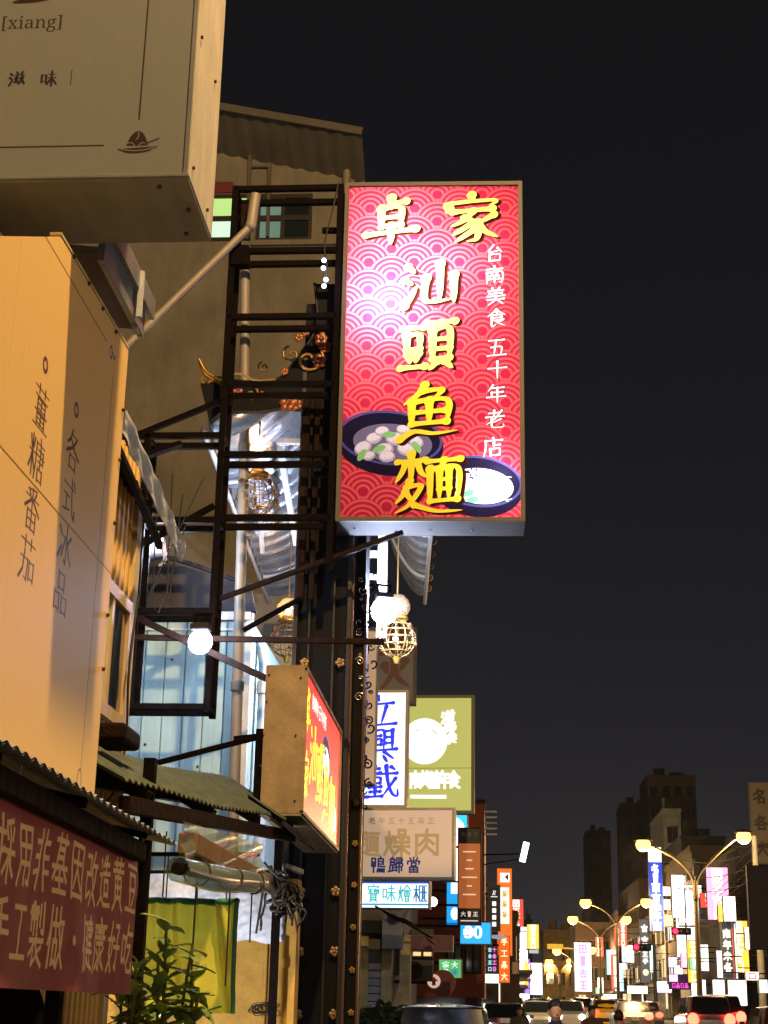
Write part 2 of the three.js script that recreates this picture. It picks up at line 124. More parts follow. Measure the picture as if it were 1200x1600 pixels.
// ---------------------------------------------------------------- lettering: every character as pen strokes on a 100 x 100 square
const C = {
  口: '15 12 15 92;15 14 86 14 86 92;15 86 86 86', 日: '20 5 20 97;20 6 80 6 80 97;20 50 80 50;20 92 80 92', 田: '10 8 10 96;10 10 90 10 90 96;50 10 50 90;10 50 90 50;10 92 90 92',
  目: '20 3 20 98;20 4 80 4 80 98;20 34 80 34;20 64 80 64;20 94 80 94', 十: '5 40 95 40;50 4 50 98', 木: '5 28 95 28;50 2 50 98;48 30 28 60 5 80;52 30 72 60 95 80',
  米: '18 10 35 32;80 8 64 32;5 42 95 42;50 3 50 98;46 44 28 68 5 85;54 44 72 68 95 85', 女: '45 4 30 48 22 62 78 96;72 32 60 66 14 96;4 36 96 36', 子: '20 9 78 9 50 32;50 32 55 60 52 93 34 86;4 50 96 50',
  火: '22 28 30 50;82 24 68 48;50 4 48 45 30 75 8 96;50 48 68 75 95 96', 大: '8 32 92 32;50 4 46 42 28 72 6 95;52 40 70 70 95 95', 王: '12 12 88 12;18 50 82 50;5 90 95 90;50 12 50 90', 土: '15 35 85 35;50 5 50 92;4 92 96 92',
  氵: '25 6 60 20;8 36 48 48;10 96 40 76 66 54', 亻: '66 3 44 35 8 62;46 34 46 98', 扌: '5 28 95 28;54 4 54 95 26 86;5 68 95 52', 艹: '4 45 96 45;32 10 32 82;68 10 68 82', 宀: '50 2 52 20;10 50 10 28 90 28 82 50', 广: '50 2 54 12;10 15 96 15;14 15 12 60 2 98',
  貝: '@目 0 0 100 78;36 80 8 99;62 80 92 99', 頁: '4 6 96 6;50 8 42 20;@貝 4 18 96 100', 豆: '8 8 92 8;@口 16 18 84 60;32 64 40 82;70 64 60 82;3 93 97 93', 豕: '12 8 88 8;50 10 34 34 8 50;34 28 58 50 58 90 38 96;48 46 12 76;56 62 16 96;90 26 62 46;60 44 74 72 98 92',
  卓: '50 2 50 26;50 14 78 12;@日 20 22 80 66;3 78 97 74;50 64 50 100', 家: '@宀 0 0 100 56;@豕 4 28 100 100', 山: '50 4 50 88;12 36 12 90 88 90;88 34 88 97', 汕: '@氵 0 8 36 96;@山 34 8 100 94', 頭: '@豆 0 6 46 98;@頁 46 0 100 100',
  魚: '42 1 30 18 8 34;38 12 70 12 56 28;@田 14 26 86 74;2 96 26 84 58 90 98 88', 麥: '10 14 90 14;50 2 50 50;34 18 22 34 6 48;68 18 78 34 96 44;46 48 28 70 6 84;36 58 78 58 44 88 4 100;34 66 56 84', 面: '4 8 96 8;50 8 42 24;12 24 12 97;12 26 88 26 88 97;38 26 38 88;64 26 64 88;38 48 64 48;38 68 64 68;12 92 88 92', 麵: '@麥 0 0 50 92;@面 46 10 98 84;30 82 62 94 100 96',
  台: '45 4 22 40 80 36;66 20 88 46;@口 14 50 86 99', 南: '10 18 90 18;50 3 50 36;12 36 12 98;12 36 88 36 88 94 74 90;36 42 44 54;64 42 56 54;28 58 72 58;24 74 76 74;50 58 50 97', 美: '32 3 40 16;68 3 60 16;12 18 88 18;18 33 82 33;5 48 95 48;50 18 50 48;8 66 92 66;50 50 46 70 10 97;54 68 90 97', 食: '50 2 30 22 3 40;50 4 70 22 97 38;50 18 56 28;26 36 26 96 48 84;26 36 74 36 74 66;26 50 74 50;26 64 74 64;84 62 64 76;46 66 66 84 96 97',
  五: '12 10 88 10;48 10 36 92;22 48 74 48 70 92;4 92 96 92', 年: '34 2 10 34;26 18 88 18;28 42 84 42;28 42 28 66;4 66 96 66;56 18 56 99', 老: '20 16 72 16;46 3 46 36;5 36 95 36;84 6 50 46 6 76;78 52 36 68;34 48 34 84 46 93 90 93 92 78', 店: '@广 0 0 100 100;54 26 54 56;54 40 84 40;@口 26 54 90 99',
  幺: '56 2 18 30 62 30;74 18 12 66 82 62;64 46 94 78', 滋: '@氵 0 8 30 96;46 4 54 16;84 2 74 16;32 22 98 22;@幺 30 26 64 96;@幺 64 26 98 96', 未: '20 22 80 22;5 46 95 46;50 2 50 98;48 48 5 88;52 48 96 86', 味: '@口 0 20 38 80;@未 36 0 100 100',
  薑: '@艹 0 0 100 24;10 30 90 30;@田 20 32 80 60;10 64 90 64;@田 20 66 80 92;3 97 97 97', 唐: '@广 0 0 100 100;30 28 84 28 84 54;20 41 98 41;30 54 84 54;56 18 56 68;@口 26 66 90 100', 糖: '@米 0 4 42 98;@唐 38 0 100 100', 番: '78 4 20 14;50 8 50 54;8 28 92 28;28 14 36 24;72 12 64 24;48 30 6 56;52 30 96 56;@田 18 54 82 100', 加: '8 30 56 30 52 92 36 86;32 6 26 66 4 98;@口 60 22 100 90', 茄: '@艹 0 0 100 28;@加 2 28 98 100',
  各: '42 2 28 28 10 42;38 14 76 14 50 42 6 64;34 28 60 46 96 60;@口 20 60 82 99', 式: '6 24 94 24;66 3 72 50 82 84 97 92 96 72;80 6 90 16;12 48 58 48;34 48 34 84;8 88 62 78', 水: '50 3 50 94 34 88;8 34 38 34 8 82;90 22 60 44;54 36 72 66 97 86', 冰: '8 18 24 32;4 90 28 60;@水 24 0 100 100', 品: '@口 22 0 78 48;@口 0 50 48 99;@口 52 50 100 99',
  採: '@扌 0 0 36 100;88 4 44 12;44 20 50 34;64 18 68 32;92 16 82 34;@木 34 36 100 100', 用: '18 5 16 60 4 97;18 5 88 5 88 94 72 90;18 34 86 34;18 62 86 62;52 5 52 94', 非: '38 4 36 70 12 97;66 4 66 98;8 22 38 22;8 46 38 46;4 72 36 68;66 22 94 22;66 46 94 46;66 70 97 70', 基: '10 12 90 12;30 3 30 56;70 3 70 56;30 26 70 26;30 40 70 40;4 56 96 56;30 58 6 76;70 58 95 76;28 76 72 76;50 62 50 96;8 96 92 96',
  因: '12 5 12 97;12 5 88 5 88 97;12 93 88 93;26 36 74 36;50 16 48 48 26 80;52 50 76 80', 攵: '44 3 20 42;32 26 96 26;80 28 60 66 6 98;28 44 56 76 98 97', 改: '8 12 42 12 42 44 10 44 10 88 44 76;@攵 42 0 100 100', 告: '28 5 16 24;20 22 84 22;52 2 52 44;5 44 95 44;@口 18 54 84 99', 辶: '12 10 22 22;4 38 20 38 14 62 22 78;2 94 22 78 50 94 98 94', 造: '@辶 0 0 100 100;@告 30 0 98 80',
  黃: '12 12 88 12;34 3 34 26;66 3 66 26;4 26 96 26;50 26 50 36;@田 18 34 82 80;34 80 8 99;66 80 94 99', 手: '80 5 20 14;14 32 86 32;4 54 96 54;52 10 54 92 36 86', 工: '12 12 88 12;50 12 50 88;4 88 96 88', 制: '20 4 10 20;6 18 52 18;2 32 54 32;28 4 28 98;10 48 10 84;10 48 48 48 48 80;68 10 68 70;90 3 90 96 78 90', 衣: '50 0 52 14;5 20 95 20;46 22 6 64;34 44 34 96 56 78;50 26 66 66 98 96;86 40 64 58', 製: '@制 0 0 100 50;@衣 0 50 100 100',
  古: '5 28 95 28;50 3 50 54;@口 12 50 88 99', 做: '@亻 0 0 32 100;@古 26 4 64 98;@攵 60 0 100 100', 聿: '20 12 80 12 80 36;5 24 95 24;20 36 80 36;15 52 85 52;5 66 95 66;50 2 50 84', 健: '@亻 0 0 30 100;30 14 46 14 34 42 48 42 30 94;32 62 54 86 100 94;@聿 46 0 100 96', 康: '@广 0 0 100 100;30 24 80 24 80 46;20 35 96 35;30 46 80 46;54 16 54 94 42 90;26 58 38 66;20 92 46 74;86 54 68 66;58 60 74 80 98 92', 好: '@女 0 2 52 98;@子 48 2 100 98', 乞: '30 3 8 34;24 20 92 20;20 44 76 44 18 82 26 94 90 94 94 78', 吃: '@口 0 20 38 80;@乞 36 0 100 98',
  立: '50 3 54 18;10 26 90 26;28 38 38 76;72 36 60 86;3 90 97 90', 興: '14 8 14 64;14 10 32 8;14 28 30 28;14 46 30 46;36 8 36 62;36 8 64 8 64 62;44 22 56 22;@口 40 30 60 52;86 8 86 64;68 10 86 8;70 28 86 28;70 46 86 46;3 66 97 66;34 72 10 97;66 72 92 97', 金: '50 2 5 40;50 4 95 38;28 40 72 40;12 60 88 60;50 40 50 92;22 68 32 84;78 66 68 84;4 94 96 94', 戈: '5 26 95 26;60 3 66 50 80 86 97 94 97 74;76 6 90 16;90 42 50 92', 鐵: '@金 0 4 40 98;@戈 40 0 100 100;@土 42 2 66 24;@口 42 34 68 56;@王 40 60 70 96',
  炭: '@山 14 0 86 30;8 38 94 38;14 38 2 92;@火 18 42 100 100', 肉: '10 22 10 97;10 22 90 22 90 94 78 90;50 3 44 36 22 58;46 30 74 54;50 48 42 66 24 86;46 62 76 86', 燥: '@火 0 6 42 98;@品 40 0 100 52;@木 38 50 100 100', 當: '50 2 50 22;24 6 32 20;76 6 68 20;8 44 8 26 92 26 86 44;@口 28 34 72 60;@田 16 62 84 99', 歸: '28 2 20 12;@口 8 10 46 34;@口 8 32 46 54;28 54 28 86;28 68 46 68;10 62 10 88;0 94 50 84;58 6 92 6 92 32;50 19 98 19;58 32 92 32;52 56 52 42 98 42 98 56;58 62 58 90;58 62 92 62 92 86;75 44 75 99', 鳥: '50 1 36 12;20 12 20 62;20 12 80 12 80 46;20 29 80 29;20 46 80 46;20 62 98 62;14 78 94 78 90 98 74 92;14 84 8 96;32 84 32 95;50 84 52 95;68 84 70 94', 鴨: '@日 0 6 42 62;21 34 21 98;@鳥 42 0 100 100',
  缶: '30 4 10 30;20 22 90 22;5 48 95 48;50 22 50 94;15 62 15 94 85 94;85 62 85 96', 寶: '@宀 0 0 100 38;@王 8 24 46 54;@缶 52 24 94 54;@貝 16 54 84 100', 會: '50 2 3 36;50 2 97 36;30 34 70 34;@田 14 38 86 68;@日 20 66 80 100', 燴: '@火 0 6 40 98;@會 36 0 100 100', 貴: '@日 20 0 80 34;2 40 98 40;@貝 16 44 84 100', 櫃: '@木 0 2 40 98;44 6 100 6;44 6 44 95 100 95;@貴 52 14 98 88', 名: '40 2 26 26 8 42;36 16 80 16 52 52 8 72;34 30 48 44;@口 32 56 88 99', 正: '8 10 92 10;52 10 52 90;52 50 84 50;22 40 22 90;3 92 97 92', 宗: '@宀 0 0 100 50;28 40 72 40;8 58 92 58;50 58 50 98;30 68 12 90;70 68 90 90', 冒: '@日 10 0 90 46;@目 18 46 82 100', 果: '@日 16 0 84 48;@木 0 42 100 100',
};
const strokesOf = {};
function strokes(ch) {
  if (strokesOf[ch]) return strokesOf[ch];
  const out = [];
  for (const s of (C[ch] ?? C.口).split(';')) {
    if (s[0] === '@') { const [n, a, b, c, d] = s.slice(1).split(' '); for (const k of strokes(n)) out.push(k.map(([x, y]) => [+a / 100 + x * (c - a) / 100, +b / 100 + y * (d - b) / 100])); }
    else { const v = s.split(' ').map(Number), k = []; for (let i = 0; i < v.length; i += 2) k.push([v[i] / 100, v[i + 1] / 100]); out.push(k); }
  }
  return strokesOf[ch] = out;
}
function write(x, ch, cx, cy, w, h, style, lw, color) { // one character centred on cx, cy
  x.fillStyle = x.strokeStyle = color; x.lineCap = style === 'gothic' ? 'square' : 'round'; x.lineJoin = 'round';
  const P = ([u, v]) => [cx + (u - 0.5) * w, cy + (v - 0.5 - (style === 'brush' ? 0.1 * (u - 0.5) : 0)) * h];
  for (const k of strokes(ch)) {
    const p = k.map(P);
    if (style === 'gothic') { x.lineWidth = lw; x.beginPath(); p.forEach((q, i) => i ? x.lineTo(...q) : x.moveTo(...q)); x.stroke(); continue; }
    if (style === 'ming') { for (let i = 1; i < p.length; i++) { const dx = Math.abs(p[i][0] - p[i - 1][0]), dy = Math.abs(p[i][1] - p[i - 1][1]); x.lineWidth = lw * (dx > 4 * dy ? 0.45 : 1); x.beginPath(); x.moveTo(...p[i - 1]); x.lineTo(...p[i]); x.stroke(); } continue; }
    const c = p.length > 2 ? new THREE.SplineCurve(p.map((q) => new THREE.Vector2(...q))).getPoints(64) : [...Array(49)].map((_, i) => new THREE.Vector2(p[0][0] + (p[1][0] - p[0][0]) * i / 48, p[0][1] + (p[1][1] - p[0][1]) * i / 48));
    c.forEach((q, i) => { const t = i / (c.length - 1), q2 = c[Math.min(c.length - 1, i + 1)], q1 = c[Math.max(0, i - 1)], dx = Math.abs(q2.x - q1.x), dy = Math.abs(q2.y - q1.y), flat = dx / (dx + dy + 1e-6), r = lw * 0.5 * (0.95 - 0.38 * flat + 0.4 * Math.exp(-t * 10) + (p.length > 2 || flat < 0.8 ? -0.62 * Math.pow(t, 4) : 0.45 * Math.exp(-(1 - t) * 11))); x.beginPath(); x.ellipse(q.x, q.y, r * 1.12, r * 0.9, -0.6, 0, 7); x.fill(); if (i) { x.lineWidth = 2 * r * 0.96; x.beginPath(); x.moveTo(c[i - 1].x, c[i - 1].y); x.lineTo(q.x, q.y); x.stroke(); } });
  }
}
function face(name, tex, w, h, x, y, z, lit, parent, extra = {}) { // a printed or backlit sheet in the xy plane
  const m = new THREE.MeshStandardMaterial({ map: tex, roughness: 0.45, ...extra });
  if (lit) { m.emissiveMap = tex; m.emissive = new THREE.Color(1, 1, 1); m.emissiveIntensity = lit; }
  const f = new THREE.Mesh(new THREE.PlaneGeometry(w, h).translate(x, y, z), m); f.name = name; f.castShadow = f.receiveShadow = true; parent.add(f); return f;
}
const roadY = (z) => Math.min(1.35, 0.013 * Math.max(0, -z - 20));
// ---------------------------------------------------------------- ground
{
  const strip = (x0, x1, dy) => grid(6, 120, (u, v) => { const z = 60 - v * 460; return [x0 + (x1 - x0) * u, roadY(z) + dy, z]; });
  structure('road', strip(-400, 400, 0), M.asphalt);
  structure('pavement', [span(-14, -0.9, 0.004, 0.14, -22, 40)], M.pave);
  structure('pavement', strip(14, 30, 0.13), M.pave);
  structure('median', strip(8.8, 10.6, 0.15), M.pave);
}
// ---------------------------------------------------------------- street lamps
const SODIUM = [1, 0.63, 0.27];
const sodiumGlow = new THREE.MeshStandardMaterial({ color: 0x221100, emissive: new THREE.Color(1, 0.5, 0.1), emissiveIntensity: 5 });
function lampHead(parent, x, y, z, dir, intensity, size = 1) {
  const head = mesh('lamp_head', new THREE.SphereGeometry(0.34 * size, 16, 8, 0, 6.3, 0, 1.25).scale(1.25, 0.62, 0.9).translate(x, y + 0.1 * size, z), M.pole, parent);
  mesh('lens', new THREE.SphereGeometry(0.31 * size, 18, 12).scale(1.0, 0.9, 0.95).translate(x, y, z), sodiumGlow, head);
  if (intensity) { const l = new THREE.PointLight(new THREE.Color(...SODIUM), intensity); l.position.set(x, y - 0.32 * size, z); l.shadow.radius = 7; l.castShadow = true; parent.add(l); }
}
function twinLamp(h1, h2, base, label, intensity, size) {
  const px = (h1[0] + h2[0]) / 2, g = thing('street_lamp', label, 'street lamp', [px, base, h1[2]], 0, 'twin street lamps down the middle of the road');
  const top = Math.min(h1[1], h2[1]) - base - 1.6;
  mesh('pole', [rod([0, 0, 0], [0, top, 0], 0.16, 0.09), rod([0, 0, 0], [0, 0.9, 0], 0.22, 0.2), rod([0, top - 0.9, 0], [0, top - 0.7, 0], 0.15)], M.pole, g);
  for (const h of [h1, h2]) {
    const dx = h[0] - px, dy = h[1] - base, s = Math.sign(dx);
    mesh('arm', tube([[s * 0.05, top - 0.9, 0], [s * 0.12, top + 0.1, 0], [dx * 0.35, top + 0.95, 0], [dx * 0.86, dy - 0.05, 0], [dx, dy + 0.08, 0]], 0.07), M.pole, g);
    lampHead(g, dx, dy, 0, s, intensity, size);
  }
}
const near = thing('street_lamp', 'single arm street lamp over the kerb beside the yellow shop', 'street lamp', [2.6, 0, -0.5]);
mesh('pole', rod([0, 0, 0], [0, 11.8, 0], 0.13, 0.08), M.pole, near);
mesh('arm', tube([[0, 11.6, 0], [-0.4, 12.5, -0.6], [-1.8, 12.9, -2.95]], 0.05), M.pole, near);
lampHead(near, -1.8, 12.85, -2.95, 1, 900);
twinLamp([7.2, 9.5, 31], [11.9, 9.5, 31], 0, 'twin arm street lamp in the median outside the long added fill sign', 300, 1);
twinLamp(G.lampA[0], G.lampA[1], roadY(-75), 'tall twin arm street lamp beside the blue vertical sign', 500, 1.15);
twinLamp(G.lampB[0], G.lampB[1], roadY(-128), 'twin arm street lamp standing left of the tall blue sign', 300, 1.5);
twinLamp(G.lampC[0], G.lampC[1], roadY(-150), 'twin arm street lamp over the pink and white sign', 300, 1.6);
twinLamp(G.lampD[0], G.lampD[3], roadY(-200), 'twin arm street lamp beside the low yellowish building', 500, 1.8);
twinLamp(G.lampD[1], G.lampD[2], roadY(-250), 'farthest twin arm street lamp low over the traffic', 600, 1.9);

// ---------------------------------------------------------------- white sign box over the first shop
{
  const [x1, y0, z1] = G.white[0], z0 = G.white[1][2] - 0.01, x0 = -2.3, y1 = 5.9, w = x1 - x0, h = y1 - y0, d = z1 - z0;
  const g = thing('shop_sign', 'large white sign box with maroon lines and shaved ice picture', 'sign', [x0, y0, z1]);
  mesh('front_panel', span(0.004, w - 0.02, 0.004, h, -0.02, 0), M.shadedwhite, g);
  mesh('side_panel', span(w - 0.02, w, 0.004, h, -d, -0.001), M.signbox, g);
  mesh('bottom_panel', span(0, w - 0.002, -0.012, 0.003, -d, -0.004), M.shadedwhite, g);
  mesh('back_panel', span(0, w - 0.02, 0.004, h, -d, -d + 0.02), M.shadedwhite, g);
  mesh('edge_trim', [bar([w - 0.012, 0, -0.004], [w - 0.012, h, -0.004], 0.016), bar([0, 0.002, 0.001], [w, 0.002, 0.001], 0.01)], M.shadedwhite, g);
  for (const [sx, sz] of [[-1.12, -0.04], [-1.05, -0.2], [-1.09, -0.37]]) mesh('screw', new THREE.CylinderGeometry(0.007, 0.009, 0.012, 6).translate(sx - x0, -0.016, sz), M.screw, g);
  for (const [sy, sz] of [[0.06, -0.05], [0.05, -0.32], [0.58, -0.05], [0.58, -0.32]]) mesh('screw', new THREE.CylinderGeometry(0.006, 0.007, 0.01, 6).rotateZ(1.57).translate(w + 0.003, sy, sz), M.screw, g);
  const k = 900, fw = 0.81, fh = 0.8, bx = x1 - fw; // lower right part of the face carries the visible print
  const tex = canvas(fw * k | 0, fh * k | 0, (c, W, H) => {
    c.fillStyle = '#808488'; c.fillRect(0, 0, W, H);  // print ground in the same shade-greyed white as the panel
    for (let i = 0; i < 1400; i++) { c.fillStyle = `rgba(${rnd() < 0.5 ? '60,50,40' : '230,225,210'},${rr(0.01, 0.05)})`; c.fillRect(rnd() * W, rnd() * H, rr(1, 4), rr(2, 26)); }
    const X = (v) => (v - bx) * k, Y = (v) => H - (v - y0) * k, ink = '#2a0f13', black = '#14110f';
    c.strokeStyle = ink; c.lineWidth = 5; c.beginPath(); c.moveTo(X(-1.179), Y(4.473)); c.lineTo(X(-1.179), 0); c.moveTo(0, Y(4.375)); c.lineTo(X(-1.298), Y(4.375)); c.stroke();
    c.fillStyle = black; c.font = '62px serif'; c.fillText('[xiang]', X(-1.487) - c.measureText('[xiang]').width, Y(4.850));
    write(c, '滋', X(-1.636), Y(4.644), 52, 54, 'ming', 7, black); write(c, '味', X(-1.520), Y(4.644), 52, 54, 'ming', 7, black);
    c.lineWidth = 2.5; c.strokeStyle = black; c.beginPath(); c.moveTo(X(-1.438), Y(4.675)); c.lineTo(X(-1.438), Y(4.618)); c.stroke();
    // plate of shaved ice
    const lx = X(-1.177), ly = Y(4.380); c.fillStyle = ink;
    c.beginPath(); c.moveTo(lx - 36, ly + 8); c.bezierCurveTo(lx - 30, ly - 22, lx - 14, ly - 44, lx, ly - 44); c.bezierCurveTo(lx + 16, ly - 44, lx + 26, ly - 20, lx + 34, ly + 8); c.fill();
    c.beginPath(); c.ellipse(lx, ly + 14, 64, 14, -0.06, 0, 3.14); c.fill(); c.beginPath(); c.ellipse(lx, ly + 22, 48, 12, -0.06, 0, 3.14); c.fill();
    c.strokeStyle = '#808488'; c.lineWidth = 3.5; c.beginPath(); c.moveTo(lx - 34, ly - 2); c.quadraticCurveTo(lx - 18, ly - 8, lx - 10, ly + 6); c.moveTo(lx + 4, ly + 6); c.quadraticCurveTo(lx + 16, ly - 12, lx + 28, ly + 4); c.moveTo(lx - 52, ly + 18); c.quadraticCurveTo(lx, ly + 32, lx + 54, ly + 14); c.moveTo(lx, ly - 40); c.quadraticCurveTo(lx + 4, ly - 24, lx - 6, ly - 14); c.stroke();
    c.strokeStyle = ink; c.lineWidth = 5; c.beginPath(); c.moveTo(lx + 18, ly + 4); c.lineTo(lx + 66, ly - 16); c.stroke();
    c.fillStyle = ink; c.beginPath(); c.ellipse(X(-1.607), Y(4.966), 70, 10, -0.1, 0, 7); c.fill();
  });
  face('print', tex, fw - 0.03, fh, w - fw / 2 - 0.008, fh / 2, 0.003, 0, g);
}
// ---------------------------------------------------------------- yellow fascia board with two columns of lettering
{
  const z0 = -5.366, z1 = -2.6, y0 = 2.2, y1 = 4.01, L = z1 - z0, g = thing('shop_fascia', 'yellow fascia board with two columns of thin dark lettering', 'sign', [-1.4, y0, z1]);
  const k = 620, tw = 1.6, ya = 3.109, ink = '#3a2320'; // lettering part: last 1.6 m towards the far end
  const draw = (lo, hi) => canvas(tw * k | 0, (hi - lo) * k | 0, (c, W, H) => {
    const X = (z) => (-z - (-z0 - tw)) * k, Y = (y) => H - (y - lo) * k;
    c.fillStyle = '#e3bd72'; c.fillRect(0, 0, W, H);
    for (let i = 0; i < 1500; i++) { c.fillStyle = `rgba(${rnd() < 0.6 ? '150,110,50' : '255,230,170'},${rr(0.01, 0.045)})`; c.fillRect(rnd() * W, rnd() * H, rr(1, 5), rr(3, 60)); }
    for (let i = 0; i < 5; i++) { c.fillStyle = `rgba(90,60,30,${rr(0.04, 0.1)})`; c.fillRect(rnd() * W, rnd() * H * 0.3, rr(1, 3), rr(80, 300)); }
    const col = (z, s) => { c.strokeStyle = '#5c2a2c'; c.lineWidth = 9; c.beginPath(); c.ellipse(X(z), Y(3.508), 13, 13, 0, 0, 7); c.stroke(); [...s].forEach((ch, i) => write(c, ch, X(z), Y(3.362 - i * 0.163), 100, 88, 'ming', 7.5, ink)); };
    col(-4.363, '薑糖番茄'); col(-4.742, '各式冰品');
    c.strokeStyle = '#4c3024'; c.lineWidth = 3; c.beginPath(); c.moveTo(0, Y(3.89)); c.lineTo(X(-5.05), Y(3.9)); c.moveTo(X(-5.172), Y(3.82)); c.lineTo(X(-5.16), Y(2.36)); c.stroke();
    c.strokeStyle = c.fillStyle = '#4a4f96'; c.lineWidth = 6; c.beginPath(); c.ellipse(X(-5.12), Y(3.888), 10, 14, 0, 0, 7); c.stroke(); c.fillRect(X(-5.15) + 2, Y(3.895), 18, 10); c.fillRect(X(-5.13), Y(3.9), 12, 6);
    c.strokeStyle = '#6b4638'; c.lineWidth = 5; c.beginPath(); c.ellipse(X(-5.15), Y(2.31), 16, 30, 0, 0, 7); c.stroke();
  });
  const board = (lo, hi) => {
    const b = mesh('board', span(-0.04, 0, lo - y0 + 0.0015, hi - y0 - 0.0015, -L, 0), M.ochre, g);
    const f = new THREE.Mesh(new THREE.PlaneGeometry(tw, hi - lo - 0.004).rotateY(Math.PI / 2).translate(0.003, (lo + hi) / 2 - y0, -L + tw / 2), new THREE.MeshStandardMaterial({ map: draw(lo, hi), roughness: 0.55 })); f.name = 'print'; f.receiveShadow = f.castShadow = true; b.add(f);
  };
  board(y0, ya);
  { // upper board, its near end raked so that it passes under the white sign box
    const pts = [[0.9, ya + 0.0015], [L, ya + 0.0015], [L, y1], [L - 0.966, y1 - 0.03], [0.9, 3.42]], H = y1 - ya; // along the board from its near end, height
    const b = mesh('board', extrude(pts, 0.04).rotateY(Math.PI / 2).translate(-0.04, -y0, 0), M.ochre, g);
    const q = new THREE.ShapeGeometry(new THREE.Shape([[L - tw, ya + 0.003], [L, ya + 0.003], [L, y1 - 0.002], [L - 0.966, y1 - 0.032], [L - tw, y1 - 0.032 - (tw - 0.966) * 0.53]].map((v) => new THREE.Vector2(...v)))), at = q.attributes.position, uv = q.attributes.uv;
    for (let i = 0; i < at.count; i++) uv.setXY(i, (at.getX(i) - L + tw) / tw, (at.getY(i) - ya) / H);
    const f = new THREE.Mesh(q.rotateY(Math.PI / 2).translate(0.003, -y0, 0), new THREE.MeshStandardMaterial({ map: draw(ya, y1), roughness: 0.55 })); f.name = 'print'; f.receiveShadow = f.castShadow = true; b.add(f);
  }
  mesh('edge_trim', [bar([-0.015, 0, -L - 0.006], [-0.015, y1 - y0, -L - 0.006], 0.012, 0.05), bar([-0.015, y1 - y0 - 0.022, -L + 0.97], [-0.015, y1 - y0 + 0.006, -L], 0.04, 0.012)], M.cream, g);
  for (const [zz, yy] of [[-4.55, 3.985], [-4.75, 3.985], [-4.95, 3.985], [-5.15, 3.985], [-5.34, 3.75], [-5.345, 3.55], [-5.345, 3.3], [-5.345, 2.95], [-5.345, 2.75]]) mesh('screw', new THREE.SphereGeometry(0.009, 6, 4).translate(0.006, yy - y0, zz - z1), M.screw, g);
}
// ---------------------------------------------------------------- first shop building behind the fascia, its eave and the awning with banner
{
  const g = thing('shop_building', 'low building behind the yellow fascia with dark soffit and grey eave board', 'building', [-1.75, 0, -4]);
  mesh('wall', [span(-4, -0.01, 0, 4.24, -1.36, -0.4), span(-4, -0.011, 0, 3.3, -0.399, 5)], M.cream, g);
  const [a, b, c, d] = G.fascia;
  mesh('soffit', extrude([[-0.3, 4.3], [0.3, 4.24], [0.3, 4.27], [-0.3, 4.34]], 0.66).translate(0, 0, -1.68), M.soffit, g);
  mesh('eave_board', [span(0.3, 0.325, 4.215, 4.4, -1.7, -1.02), span(0.325, 0.345, 4.33, 4.42, -1.78, -1.02)], M.galv, g);
  mesh('gutter_clip', [box(0.02, 0.2, 0.02, 0.35, 4.31, -1.5), box(0.02, 0.03, 0.05, 0.31, 4.215, -1.62)], M.whitesteel, g);
}
{
  const g = thing('corrugated_awning', 'rusty corrugated awning over the brown banner below the yellow fascia', 'awning', [-1.4, 2.1, -2.8]);
  const f = (u, v) => { const x = 0.02 + u * 0.28; return [x, 0.13 - u * 0.06 + 0.005 * Math.cos(v * 2 * Math.PI * 34) + 0.008 * fbm(v * 9, u * 2, 1) - 0.03 * v, -v * 2.62]; };
  mesh('sheet', sheetGrid(3, 420, 0.006, f, [0, -1, 0]), M.galv, g);
  mesh('beam', [bar([0.22, 0.02, 0], [0.22, -0.01, -2.4], 0.04, 0.06)], M.brownrust, g); mesh('beam', [bar([0.03, 0.05, 0], [0.03, 0.03, -2.5], 0.05, 0.05)], M.brownrust, g);
  for (const z of [-0.7, -1.5, -2.3]) mesh('rafter', bar([0.03, 0.085, z], [0.26, 0.04, z], 0.03), M.steel, g);
}
